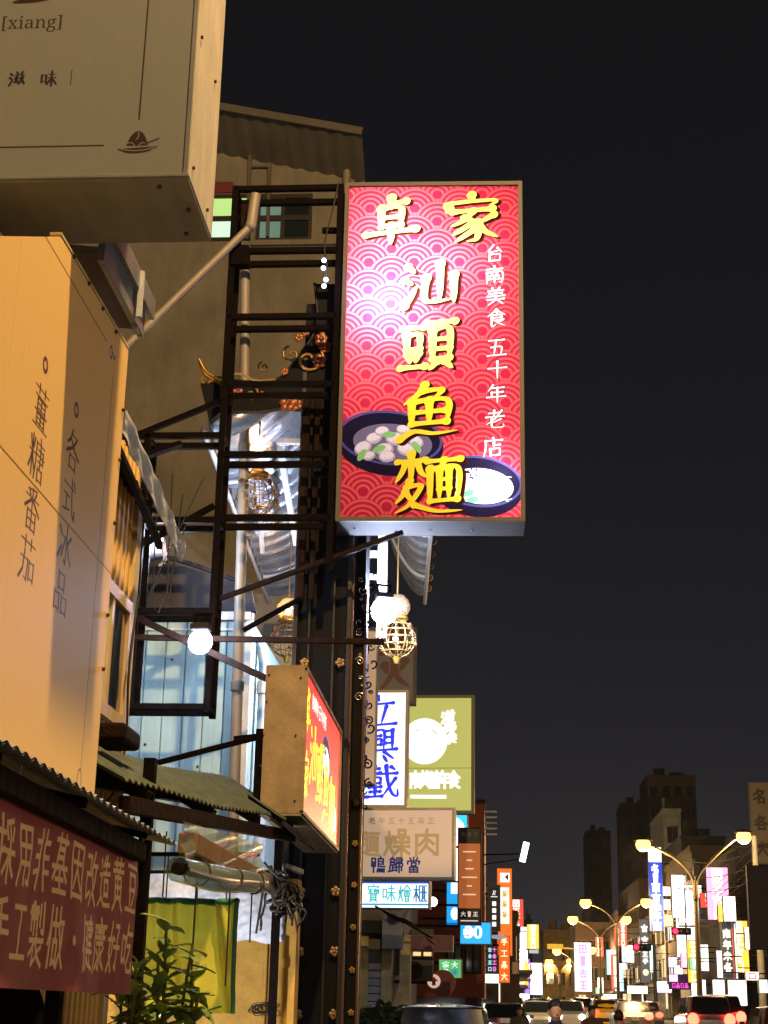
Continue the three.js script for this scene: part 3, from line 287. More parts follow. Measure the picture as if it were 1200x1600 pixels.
{
  const z0 = -2.95, z1 = -5.26, yt = 2.1, yb = 1.635, L = z0 - z1;
  const tex = canvas(1700, 352, (c, W, H) => {
    c.fillStyle = '#8e3c34'; c.fillRect(0, 0, W, H);
    for (let i = 0; i < 900; i++) { c.fillStyle = `rgba(${rnd() < 0.5 ? '60,20,20' : '190,120,110'},${rr(0.01, 0.06)})`; c.fillRect(rnd() * W, rnd() * H, rr(4, 60), rr(2, 10)); }
    const X = (z) => (z0 - z) / L * W;
    const ink = '#efc284';
    [...'採用非基因改造黃豆'].forEach((ch, i) => write(c, ch, X(-3.79 - i * 0.173), H * 0.285, 104, 122, 'gothic', 11, ink));
    [...'手工製做·健康好吃'].forEach((ch, i) => { const x = X(-3.79 - i * 0.173); if (ch === '·') { c.fillStyle = ink; c.beginPath(); c.arc(x, H * 0.7, 11, 0, 7); c.fill(); } else write(c, ch, x, H * 0.7, 104, 122, 'gothic', 11, ink); });
  });
  const g = thing('banner', 'brown cloth banner with two rows of tan lettering under the awning', 'banner', [-1.2, yb, z0]);
  const f = (u, v) => [0.006 * Math.sin(u * 21) * (1 - v) + 0.012 * fbm(u * 6, v * 2, 3) + 0.005 * fbm(u * 18, v * 5, 9), v * (yt - yb) - 0.008 * Math.sin(u * Math.PI * 6) * v, -u * L];
  const geo = grid(160, 30, f);
  const m = new THREE.Mesh(geo, new THREE.MeshPhysicalMaterial({ map: tex, roughness: 0.8, side: THREE.DoubleSide })); m.name = 'cloth'; m.castShadow = m.receiveShadow = true; g.add(m);
  mesh('hem', tube([...Array(12)].map((_, i) => f(i / 11, 1)), 0.006, 60, 5), mat(0x5a2822, 0.6), g);
  for (const u of [0.35, 0.62, 0.98]) mesh('tie', tube([f(u, 0.99), [0.02, yt - yb + 0.03, -u * L - 0.01], [0.035, yt - yb + 0.07, -u * L]], 0.003, 10, 4), M.whitesteel, g);
}
{ // dark shopfront under the banner
  const g = thing('market_shop', 'dark open shop under the brown banner with hanging pan', 'shop', [-1.9, 0, -4]);
  mesh('back_wall', span(-0.06, 0, 0, 2.1, -1.6, 1.4), M.cream, g); mesh('ceiling', span(-0.05, 0.5, 2.11, 2.16, -1.6, 1.4), M.soffit, g);
  mesh('pan', new THREE.LatheGeometry([[0, 0], [0.09, 0.01], [0.16, 0.05], [0.17, 0.06]].map((p) => new THREE.Vector2(...p)), 20).rotateX(1.2).translate(0.55, 1.53, -0.25), M.black, g);
  mesh('strip_curtain', [...Array(5)].map((_, i) => box(0.004, 0.4, 0.03, 0.5, 1.5, 0.18 - i * 0.045)), M.clearsheet, g);
  mesh('corner_post', span(0.42, 0.47, 0, 2.05, -1.3, -1.25), M.brownrust, g);
}
// ---------------------------------------------------------------- yellow corrugated building with window
function corrugated(w, h, pitch, depth, th = 0.004) { // vertical ribs across w, standing on y = 0, facing +z
  const n = Math.round(w / pitch), prof = [[0, 0], [0.42, 0], [0.5, 1], [0.92, 1]];
  const xs = []; for (let i = 0; i < n; i++) for (const [a, b] of prof) xs.push([(i + a) * pitch, b * depth]);
  xs.push([n * pitch, 0]);
  const geos = [];
  for (let i = 1; i < xs.length; i++) { const [xa, za] = xs[i - 1], [xb, zb] = xs[i]; const p = new THREE.BufferGeometry(); p.setAttribute('position', new THREE.Float32BufferAttribute([xa, 0, za, xb, 0, zb, xb, h, zb, xa, 0, za, xb, h, zb, xa, h, za], 3)); p.computeVertexNormals(); geos.push(p); }
  return mergeGeometries(geos.map(plain));
}
{
  const g = thing('corrugated_house', 'yellow corrugated house with a tall framed window and metal flashing', 'building', [-1.79, 0, -5.45]);
  mesh('wall', corrugated(1.785, 4.2, 0.085, 0.02).rotateY(Math.PI / 2), M.yellowcorr, g);
  mesh('side_wall', span(-3, -0.03, 0, 4.1, -1.8, -1.76), M.cream, g);
  mesh('corner_flashing', [span(-0.02, 0.035, 0, 4.05, -1.83, -1.74)], M.cream, g);
  const w = mesh('window', [span(0.022, 0.05, 3.4, 3.46, -1.7, -1.0), span(0.022, 0.05, 2.84, 2.9, -1.7, -1.0), span(0.022, 0.05, 2.9, 3.4, -1.7, -1.65), span(0.022, 0.05, 2.9, 3.4, -1.05, -1.0), span(0.022, 0.045, 2.9, 3.4, -1.37, -1.33)], mat(0xcfb489, 0.5, 0.1, 'streak'), g);
  mesh('pane', span(0.026, 0.032, 2.91, 3.39, -1.335, -1.045), new THREE.MeshPhysicalMaterial({ color: 0x9fc0b4, roughness: 0.15, clearcoat: 1 }), w);
  mesh('pane', span(0.026, 0.032, 2.91, 3.39, -1.655, -1.365), M.glassdark, w);
  mesh('cable', tube([[0.07, 3.5, -1.7], [0.07, 3.1, -1.62], [0.06, 2.8, -1.7], [0.05, 2.55, -1.6], [0.04, 2.4, -1.2]], 0.006, 30, 5), M.wire, g);
  const rk = G.rake.map((p) => [p[0] + 1.79, p[1], p[2] + 5.45]); rk[2][1] = rk[0][1] - 0.1; rk[3][1] = rk[1][1] - 0.09; rk[2][2] = rk[0][2]; rk[3][2] = rk[1][2];
  mesh('roof_flashing', [sheetGrid(8, 40, 0.004, (u, v) => { const a = V(rk[2]).lerp(V(rk[0]), u), b = V(rk[3]).lerp(V(rk[1]), u); const p = a.lerp(b, v); return [p.x + 0.012 * fbm(u * 3, v * 9, 2) + 0.02 * u + 0.004 * Math.sin(v * 31 + u * 4), p.y + 0.01 * fbm(u * 4, v * 12, 5), p.z]; }, [-1, 0, 0])], M.whitesteel, g);
  mesh('roof_sheet', [sheetGrid(2, 120, 0.004, (u, v) => [0.1 - u * 2.6, 3.98 + u * 0.7 + 0.012 * Math.cos(v * 90), 0.1 - v * 1.95], [0, -1, 0])], M.brownrust, g);
  mesh('batten', bar(V(rk[2]).add(V(-0.04, -0.02, 0)).toArray(), V(rk[3]).add(V(-0.04, -0.02, 0.35)).toArray(), 0.03, 0.04), M.brownrust, g);
}
// ---------------------------------------------------------------- pale blue clad house with dark roof
{
  const g = thing('blue_clad_house', 'pale blue panel clad house with dark sloping roof behind the steel frame', 'building', [-2.3, 0, -14]);
  const pw = 0.192;
  for (let i = 0; i < 9; i++) mesh('cladding_panel', rbox(pw - 0.008, 5.16, 0.03, 0.008, -0.09 - i * pw, 2.58, 0), M.bluewall, g);
  mesh('wall', span(-1.8, 0, 0, 5.15, -3, -0.02), M.bluewall, g);
  mesh('top_trim', [span(-1.8, 0.03, 5.08, 5.17, 0.016, 0.05), span(-1.8, 0.03, 4.98, 5.0, 0.016, 0.03)], M.whitesteel, g);
  mesh('corner_post', span(-0.005, 0.05, 0, 5.15, -0.05, 0.035), M.whitesteel, g);
  mesh('roof', extrude([[-1.9, 5.17], [0.08, 5.17], [0.02, 5.4], [-0.85, 5.7], [-1.9, 5.82]], 0.06).rotateX(-0.12).translate(0, 0.02, 0.62), M.darkroof, g);
  mesh('ridge_cap', tube([[-1.9, 5.85, -0.07], [-0.85, 5.73, -0.07], [0.03, 5.43, -0.05]], 0.025, 16, 6), M.darkroof, g);
  for (const [x, y] of [[-0.7, 4.7], [-0.3, 4.3], [-0.9, 3.9], [-0.4, 3.7], [-0.75, 3.5]]) mesh('rivet', new THREE.SphereGeometry(0.014, 6, 4).translate(x, y, 0.016), M.screw, g);
}
// ---------------------------------------------------------------- tall tan building with metal eave and lit windows
{
  const g = thing('tan_building', 'tall tan plastered building with ribbed metal eave and greenish lit windows', 'building', [-2, 0, -20]);
  mesh('wall', [span(-9, 0, 0, 12.3, -3, 0), span(-9, -2.16, 12.3, 13.85, -3, 0), span(-2.16, 0, 13.05, 13.85, -3, 0), span(-0.62, 0, 12.3, 13.05, -3, 0), span(-1.52, -1.44, 12.3, 13.05, -3, 0)], M.tanwall, g);
  const lite = new THREE.MeshStandardMaterial({ color: 0x333333, emissive: 0xc6f08c, emissiveIntensity: 0.95 }), dimlite = new THREE.MeshStandardMaterial({ color: 0x3a4a44, emissive: 0x9fd0b8, emissiveIntensity: 0.3 });
  const frame = mat(0x241e1c, 0.5, 0.2);
  { // bright strip window left
    const w = mesh('window', [span(-2.9, -1.52, 13.0, 13.06, -0.06, 0.03), span(-2.9, -1.52, 12.62, 12.7, -0.06, 0.03), span(-2.9, -1.52, 12.3, 12.35, -0.06, 0.03), span(-1.57, -1.52, 12.3, 13.06, -0.06, 0.03)], frame, g);
    mesh('pane', span(-2.9, -1.57, 12.7, 13.0, -0.05, 0.005), lite, w); mesh('pane', span(-2.9, -1.57, 12.35, 12.62, -0.05, 0.006), glow(0xd8ffd8, 1.1), w);
    mesh('sign_plate', span(-2.2, -1.82, 13.09, 13.27, 0.002, 0.03), mat(0x5a1c1c, 0.6), g);
  }
  { // darker sliding window right
    const w = mesh('window', [span(-1.44, -0.62, 12.98, 13.05, -0.06, 0.03), span(-1.44, -0.62, 12.28, 12.33, -0.06, 0.03), span(-1.44, -1.39, 12.33, 12.98, -0.06, 0.03), span(-1.08, -1.02, 12.33, 12.98, -0.06, 0.028), span(-0.67, -0.62, 12.33, 12.98, -0.06, 0.03), span(-1.39, -0.67, 12.62, 12.7, -0.06, 0.026)], frame, g);
    for (const [a, b, m] of [[-1.39, -1.08, dimlite], [-1.02, -0.67, M.glassdark]]) for (const [c, d] of [[12.33, 12.62], [12.7, 12.98]]) mesh('pane', span(a, b, c, d, -0.045, -0.02), m, w);
  }
  mesh('sill', span(-1.5, -0.1, 12.2, 12.28, 0.002, 0.06), M.tanwall, g);
  mesh('eave', [sheetGrid(90, 4, 0.01, (u, v) => { const x = -7 + u * 7.15; return [x, 14.1 - (x + 2) * 0.235 - v * 0.35 + 0.02 * Math.cos(u * 2 * Math.PI * 60), 0.75 - v * 0.75]; }, [0, 0.6, 0])], M.tanroof, g);
  mesh('eave_trim', bar([-7, 15.2, 0.76], [0.16, 13.62, 0.76], 0.05, 0.12), M.tanroof, g);
  mesh('downpipe', [rod([-0.12, 9, 0.08], [-0.12, 13.7, 0.08], 0.06), rod([0.06, 9, -0.3], [0.06, 13.6, -0.3], 0.05)], M.greypipe, g);
  mesh('conduit', [bar([-1.56, 12.3, 0.05], [-1.58, 13.75, 0.05], 0.05), bar([-1.26, 12.33, 0.05], [-1.28, 13.55, 0.05], 0.05), bar([-1.58, 13.5, 0.05], [-1.27, 13.5, 0.05], 0.035)], M.tanroof, g);
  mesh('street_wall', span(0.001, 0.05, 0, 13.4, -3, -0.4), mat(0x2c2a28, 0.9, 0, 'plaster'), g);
}
// ---------------------------------------------------------------- gate pillar
const PX = -1.478, PZ = -13;
function flowerGeo(r) { const a = []; for (let i = 0; i < 5; i++) a.push(new THREE.SphereGeometry(r * 0.46, 6, 4).scale(1, 1, 0.45).translate(Math.cos(i * 1.2566) * r * 0.56, Math.sin(i * 1.2566) * r * 0.56, 0)); a.push(new THREE.SphereGeometry(r * 0.3, 6, 4).translate(0, 0, r * 0.18)); return mergeGeometries(a.map(plain)); }
const flowerG = flowerGeo(0.05), flowerS = flowerGeo(0.034);
const flower = (parent, x, y, z, m, s = 1, ry = 0) => { const f = mesh('flower', s === 1 ? flowerG : flowerG.clone().scale(s, s, s), m, parent); f.position.set(x, y, z); f.rotation.y = ry; f.rotation.z = rr(0, 1); return f; };
function scroll(cx, cy, z, r, turns, flip, tail) { const p = []; for (let i = 0; i <= 26; i++) { const t = i / 26, a = t * turns * 6.283, q = r * (0.15 + 0.85 * t); p.push([cx + flip * Math.cos(a) * q, cy + Math.sin(a) * q, z]); } if (tail) p.push(tail); return tube(p, r * 0.09 + 0.004, 40, 5); }
{
  const g = thing('gate_pillar', 'black metal gate pillar with inset panels and gold flower studs', 'pillar', [PX, 0, PZ]);
  mesh('shaft', [rbox(0.5, 7.9, 0.44, 0.01, 0, 3.95, -0.245)], M.black, g);
  mesh('back_shaft', [span(-0.2, 0.33, 0, 7.3, -0.9, -0.47)], M.black, g);
  mesh('edge_strip', [bar([-0.235, 0, 0], [-0.235, 7.4, 0], 0.04, 0.06), bar([0.235, 0, 0], [0.235, 7.4, 0], 0.04, 0.06)], M.blackedge, g);
  mesh('inner_strip', [bar([-0.115, 0, -0.01], [-0.115, 5.2, -0.01], 0.02, 0.05), bar([0.1, 0, -0.01], [0.1, 5.2, -0.01], 0.02, 0.05)], M.blackedge, g);
  mesh('corner_strip', [bar([0.262, 0, -0.02], [0.262, 5.4, -0.02], 0.018, 0.03), bar([0.34, 0, -0.47], [0.34, 5.2, -0.47], 0.02, 0.04)], M.edgecopper, g);
  for (const p of G.studs) flower(g, p[0] - PX, p[1], 0.02, M.darkgold, 0.9);
  for (const y of [1.58, 1.92, 2.27, 2.62, 2.97, 3.32]) flower(g, 0.295, y, -0.45, M.darkgold, 0.6);
  const chain = []; for (let i = 0; i < 20; i++) chain.push(scroll(0.36 + rr(-0.02, 0.05), 3.3 + i * 0.11 + rr(-0.05, 0.05), -0.6, rr(0.02, 0.055), rr(0.7, 1.6), i % 2 ? 1 : -1));
  mesh('side_scrolls', chain, M.black, g);
  const chain2 = []; for (let i = 0; i < 12; i++) chain2.push(scroll(0.3 + rr(-0.02, 0.03), 4.25 + i * 0.1 + rr(-0.04, 0.04), -0.46, rr(0.015, 0.045), rr(0.6, 1.6), i % 2 ? 1 : -1));
  mesh('lattice', chain2, M.chrome, g);
  mesh('upper_post', [rbox(0.07, 1.9, 0.07, 0.01, -0.2, 5.95, 0.05), rbox(0.05, 1.9, 0.05, 0.01, -0.1, 5.95, 0.05)], M.brownrust, g);
  const orn = []; for (const y of [5.75, 5.95, 6.15, 6.35]) orn.push(scroll(0.12, y, 0.03, 0.06, 1.2, -1)); mesh('vine', [...orn, tube([[0.1, 5.6, 0.03], [0.16, 5.9, 0.04], [0.1, 6.2, 0.03], [0.15, 6.5, 0.03]], 0.008, 20, 5)], M.darkgold, g);
  for (const [x, y] of [[0.13, 6.05], [0.1, 5.85], [0.16, 5.95], [0.12, 6.2]]) flower(g, x, y, 0.06, M.copper, 1.1);
}
// ---------------------------------------------------------------- curved gate roof
{
  const g = thing('gate_roof', 'curved corrugated gate roof with black ornate gable board and gold flowers', 'roof', [PX, 0, PZ]);
  const zn = -0.1, zf = -6.3, prof = (s) => (u, v) => { const z = zn + (zf - zn) * v, half = s < 0 ? 1.17 + 0.27 * v : 0.98 - 0.4 * v; return [s * half * u + 0.02, 6.6 + 1.3 * Math.pow(1 - u, 1.9) + 0.06 * u * u + 0.12 * Math.pow(Math.abs(Math.sin(z * Math.PI / 0.36)), 0.6), z]; };
  for (const s of [-1, 1]) {
    mesh('roof_sheet', sheetGrid(14, 330, 0.008, prof(s), [0, 1, 0]), M.roofsheet, g);
    const e = []; for (let i = 0; i <= 10; i++) { const p = prof(s)(1, i / 10); e.push([p[0] + s * 0.01, 6.64, p[2]]); }
    mesh('eave_trim', tube(e, 0.026, 30, 6), M.whitesteel, g);
    for (let i = 0; i < 12; i++) { const p = prof(s)(1, (i + 0.5) / 12); mesh('eave_scroll', scroll(p[0] + s * 0.05, 6.76, p[2], 0.045, 1.2, s), M.darkgold, g); }
  }
  mesh('ridge', [tube([[0.02, 8.0, zn], [0.02, 7.94, -3], [0.02, 7.97, zf]], 0.09, 20, 8)], M.black, g);
  for (const z of [-1.6, -3.4, -5.2]) for (const s of [-1, 1]) { const q = prof(s); mesh('rafter', tube([0.05, 0.3, 0.55, 0.8, 0.98].map((u) => { const p = q(u, z / zf); return [p[0], p[1] - 0.09, z]; }), 0.03, 16, 6), M.whitesteel, g); }
  // near gable board, cut to the curve, mirrored on the street side
  const pts = G.gable.map((p) => [p[0] - PX, p[1]]);
  const left = [[0.02, 8.07], ...pts.slice(1, 15), [0.02, 6.81]];
  mesh('gable_board', [extrude(left, 0.07, 0.008).translate(0, 0, -0.05), extrude(left.map(([x, y]) => [0.04 - x * 0.86, y]).reverse(), 0.07, 0.008).translate(0, 0, -0.05)], M.black, g);
  const edge = pts.slice(1, 11).map(([x, y]) => [x, y + 0.01, 0.03]); mesh('board_edge', tube(edge, 0.012, 60, 5), M.blackedge, g);
  const vines = [scroll(-0.62, 7.24, 0.02, 0.055, 1.2, -1), scroll(-0.95, 7.02, 0.04, 0.06, 1.1, 1), scroll(-1.0, 7.1, 0.03, 0.05, 1.2, -1), scroll(-0.2, 7.3, 0.04, 0.14, 1.1, 1), scroll(-0.36, 7.35, 0.05, 0.09, 1.2, -1), scroll(-0.72, 6.96, 0.04, 0.07, 1.2, 1), tube([[-1.1, 7.08, 0.05], [-0.85, 7.16, 0.06], [-0.7, 7.1, 0.05], [-0.5, 7.1, 0.05]], 0.012, 20, 5), tube([[-0.3, 7.5, 0.04], [-0.2, 7.58, 0.05], [-0.08, 7.56, 0.05], [-0.05, 7.4, 0.05]], 0.014, 20, 5)];
  mesh('vine', vines, M.darkgold, g);
  for (const [x, y, s] of [[-0.09, 7.5, 1.5], [-0.05, 7.42, 1.3], [-0.1, 7.28, 1.5], [-0.3, 7.52, 0.9], [-0.24, 7.57, 0.8], [-0.42, 7.18, 0.8], [-0.85, 7.0, 1.1], [-0.38, 6.86, 1.6], [-0.3, 6.85, 1.2], [-0.62, 6.95, 0.8]]) flower(g, x, y, 0.05, M.copper, s);
  const hp = G.horn.map((p) => [p[0] - PX, p[1], 0.05]);
  mesh('horn', [tube([hp[0], hp[1], hp[2]], 0.018, 16, 6), tube([V(hp[0]).add(V(0, 0, 0.02)).toArray(), V(hp[1]).add(V(0.02, 0.01, 0.02)).toArray(), V(hp[2]).add(V(0.03, 0.02, 0.02)).toArray()], 0.012, 16, 6)], M.gold, g);
  mesh('horn_scroll', scroll(hp[1][0] + 0.02, hp[1][1] - 0.06, 0.05, 0.055, 1.2, -1), M.darkgold, g);
  mesh('eave_end', extrude([[-1.19, 7.06], [-1.06, 7.06], [-1.0, 6.78], [-1.09, 6.7]], 0.1, 0.006).translate(0, 0, -0.04), M.black, g);
  // light steel framing under the roof
  const [a, b, c, d, e] = G.frameU.map((p) => [p[0] - PX, p[1], p[2] - PZ]);
  mesh('steel_framing', [bar(a, b, 0.06), bar(c, [c[0], a[1], a[2]], 0.05), bar([a[0], a[1] + 0.34, a[2]], a, 0.05), bar(d, e, 0.06), bar([d[0] - 0.25, 6.9, -1.3], [e[0] - 0.45, 6.5, -3.5], 0.05)], M.whitesteel, g);
  const [p, q] = G.post.map((v) => [v[0] - PX, v[1], v[2] - PZ]);
  mesh('hanger_post', [rbox(0.1, 2.1, 0.08, 0.01, p[0] + 0.01, 6.2, p[2])], M.whitesteel, g);
  mesh('hanger_rail', [bar([0, 6.03, -2], [p[0], 6.03, -2], 0.08, 0.06), bar([0, 5.79, -2], [p[0], 5.79, -2], 0.07, 0.05)], M.whitesteel, g);
}
// ---------------------------------------------------------------- steel frames carrying the signs
{
  const g = thing('steel_lattice', 'dark rusty steel ladder frame holding the red lit sign', 'steel frame', [-2.36, 0, -12.5]);
  const rows = [8.82, 8.18, 7.52, 6.86, 6.2, 5.62], xr = 0.98, zb = -0.26, S = 0.055;
  for (const z of [0, zb]) { mesh('post', bar([0, 3.92, z], [0, 8.85, z], S), M.steel, g); mesh('post', bar([xr, 5.2, z], [xr, 8.85, z], S), M.steel, g); }
  for (const y of rows) for (const z of [0, zb]) mesh('crossbar', bar([0, y, z], [xr, y, z], S), M.steel, g);
  for (const y of [8.82, 8.18, 6.86, 5.62]) for (const x of [0, xr]) mesh('spacer', bar([x, y, 0], [x, y, zb], 0.045), M.steel, g);
  mesh('junction_box', rbox(0.16, 0.2, 0.12, 0.01, 0.08, 8.12, 0), M.steel, g);
  mesh('gusset', rbox(0.1, 0.24, 0.1, 0.01, 0.1, 8.58, -0.1), M.brownrust, g);
  // lower bay, an empty sign box frame
  for (const z of [0, zb]) { mesh('post', bar([-0.66, 3.95, z], [-0.66, 6.4, z], S), M.steel, g); for (const y of [6.38, 5.6, 4.79, 3.97]) mesh('crossbar', bar([-1.7, y, z], [0, y, z], S), M.steel, g); }
  for (const y of [6.38, 5.6, 4.79, 3.97]) for (const x of [-0.66, 0]) mesh('spacer', bar([x, y, 0], [x, y, zb], 0.045), M.steel, g);
  const L = (p) => [p[0] + 2.36, p[1], p[2] + 12.5];
  const br = G.brace.map(L); mesh('brace', bar(br[0], br[1], 0.05), M.steel, g); mesh('brace', bar(br[2], br[3], 0.05), M.steel, g);
  const la = G.ladd.map(L);
  mesh('long_rail', bar(la[0], la[1], 0.045), M.brownrust, g); mesh('brace', bar(la[2], la[3], 0.055), M.brownrust, g); mesh('brace', bar(la[4], la[5], 0.04), M.steel, g); mesh('brace', bar(la[6], la[7], 0.05, 0.04), M.brownrust, g);
  mesh('brace', bar([-0.9, 6.1, 0.02], [-0.35, 6.3, 0.02], 0.09, 0.04), M.steel, g);
  const wires = []; for (let i = 0; i < 3; i++) { const x = rr(-0.6, -0.2); wires.push(tube([[x, rr(5, 6.2), 0.04], [x + rr(-0.2, 0.3), rr(4.6, 5.6), 0.06], [x + rr(0, 0.6), rr(5, 6), 0.03]], 0.006, 16, 4)); } mesh('loose_wire', wires, M.wire, g);
}
{
  const [a, b] = G.strut, g = thing('stay_pipe', 'grey diagonal stay pipe running up to the steel frame', 'pipe');
  mesh('pipe', rod([a[0] - 0.35, a[1] - 0.43, a[2]], b, 0.036), M.greypipe, g); mesh('clamp', [rod([b[0], b[1] - 0.02, b[2]], [b[0] + 0.03, b[1] + 0.32, b[2]], 0.05), ball(0.055, ...b)], M.greypipe, g);
}
{
  const g = thing('vent_pipe', 'tall grey vertical pipe in front of the pale blue house', 'pipe', [-2.2, 0, -13.5]);
  mesh('pipe', [rod([0, 0.1, 0], [-0.13, 6.64, 0], 0.05), rod([-0.13, 6.64, 0], [-0.22, 8.7, 0], 0.05)], M.greypipe, g);
  for (const y of [2, 4.35, 6.64]) mesh('collar', rod([-0.13 * y / 6.64, y - 0.04, 0], [-0.13 * y / 6.64, y + 0.04, 0], 0.062), M.greypipe, g);
}
{
  const g = thing('drain_pipe', 'pale blue drain pipe with elbow beside the grey vertical pipe', 'pipe', [-2.25, 0, -14.6]);
  mesh('pipe', tube([[-0.25, 5.15, 0], [-0.12, 5.1, 0], [0.0, 4.95, 0], [0.04, 4.7, 0], [0.04, 4.2, 0], [0.06, 3, 0], [0.06, 0, 0]], 0.055, 60, 10), mat(0xb4c2cc, 0.5), g);
  mesh('collar', rod([0.04, 4.5, 0], [0.04, 4.62, 0], 0.07), mat(0xb4c2cc, 0.5), g);
}
{ // narrow cream house behind the pillar
  const g = thing('cream_house', 'narrow cream rendered house wall behind the gate pillar', 'building', [-2, 0, -19]);
  mesh('wall', span(-1.6, 0.25, 0, 6.1, -0.9, 0), M.cream, g); mesh('cornice', span(-1.62, 0.27, 5.6, 5.72, 0.002, 0.06), M.ochre, g); mesh('window_frame', [span(-0.7, -0.1, 4.3, 4.36, 0, 0.04), span(-0.7, -0.1, 3.2, 3.26, 0, 0.04), span(-0.7, -0.64, 3.26, 4.3, 0, 0.04), span(-0.16, -0.1, 3.26, 4.3, 0, 0.04)], M.whitesteel, g); mesh('pane', span(-0.64, -0.16, 3.26, 4.3, 0.002, 0.012), M.glassdark, g);
}
// ---------------------------------------------------------------- the big red lightbox
const RED = '#c02038';
function wave(c, W, H, r, bg, ring) { // overlapping ripple scales
  c.fillStyle = bg; c.fillRect(0, 0, W, H);
  const dy = r * 0.66; let row = 0;
  for (let y = -r * 0.2; y < H + r * 1.5; y += dy, row++) for (let x = (row % 2 ? r : 0) - r; x < W + r; x += 2 * r) {
    c.fillStyle = bg; c.beginPath(); c.arc(x, y, r, 0, 7); c.fill(); c.strokeStyle = ring; c.lineWidth = r * 0.1;
    for (const q of [0.93, 0.71, 0.49, 0.27]) { c.beginPath(); c.arc(x, y, r * q, 0, 7); c.stroke(); }
  }
}
function bowl(c, x, y, rx, ry, kind) {
  c.fillStyle = '#1c1730'; c.beginPath(); c.ellipse(x, y + ry * 0.2, rx, ry, 0.12, 0, 7); c.fill();
  c.strokeStyle = '#4a4a8c'; c.lineWidth = ry * 0.08; c.beginPath(); c.ellipse(x, y, rx * 0.96, ry * 0.82, 0.12, 0, 7); c.stroke();
  c.fillStyle = kind ? '#e9efe4' : '#6a6488'; c.beginPath(); c.ellipse(x + rx * 0.05, y + ry * 0.16, rx * 0.74, ry * 0.6, 0.1, 0, 7); c.fill();
  if (!kind) for (const [u, v, s] of [[-0.5, 0.3, 1], [-0.3, 0.0, 0.9], [-0.1, 0.35, 1], [0.1, 0.02, 1.05], [0.3, 0.35, 1], [0.48, 0.1, 0.9], [-0.15, -0.22, 0.8], [0.25, -0.26, 0.8], [-0.05, 0.58, 0.9], [0.45, 0.45, 0.7], [-0.38, 0.56, 0.7]]) {
    c.fillStyle = '#a9a4c4'; c.beginPath(); c.ellipse(x + u * rx, y + v * ry + 3, rx * 0.17 * s, ry * 0.2 * s, u, 0, 7); c.fill(); c.fillStyle = '#d6d2ea'; c.beginPath(); c.ellipse(x + u * rx - 2, y + v * ry - 3, rx * 0.14 * s, ry * 0.15 * s, u, 0, 7); c.fill(); c.strokeStyle = '#8a86ac'; c.lineWidth = 2; c.beginPath(); c.arc(x + u * rx, y + v * ry, rx * 0.06, 0, 2.4); c.stroke();
  } else {
    for (let i = 0; i < 90; i++) { c.strokeStyle = rnd() < 0.8 ? '#f7f8f0' : '#c9d2c0'; c.lineWidth = 4; const a = x + rr(-0.45, 0.65) * rx, b = y + rr(-0.25, 0.65) * ry; c.beginPath(); c.moveTo(a, b); c.quadraticCurveTo(a + rr(-20, 20), b + rr(-16, 16), a + rr(-36, 36), b + rr(-12, 12)); c.stroke(); }
    for (let i = 0; i < 22; i++) { c.fillStyle = '#3a2c5c'; c.beginPath(); c.ellipse(x + rr(-0.5, 0) * rx, y + rr(-0.45, -0.1) * ry, 9, 5, rr(0, 3), 0, 7); c.fill(); }
  }
  c.fillStyle = kind ? '#6fc09a' : '#7fbb7a'; for (const [u, v] of kind ? [[-0.35, 0.5], [-0.1, 0.62], [-0.2, 0.4]] : [[-0.02, -0.1], [-0.52, 0.55], [0.5, 0.3], [-0.2, 0.35]]) { c.beginPath(); c.ellipse(x + u * rx, y + v * ry, rx * 0.13, ry * 0.1, u * 2, 0, 7); c.fill(); }
}
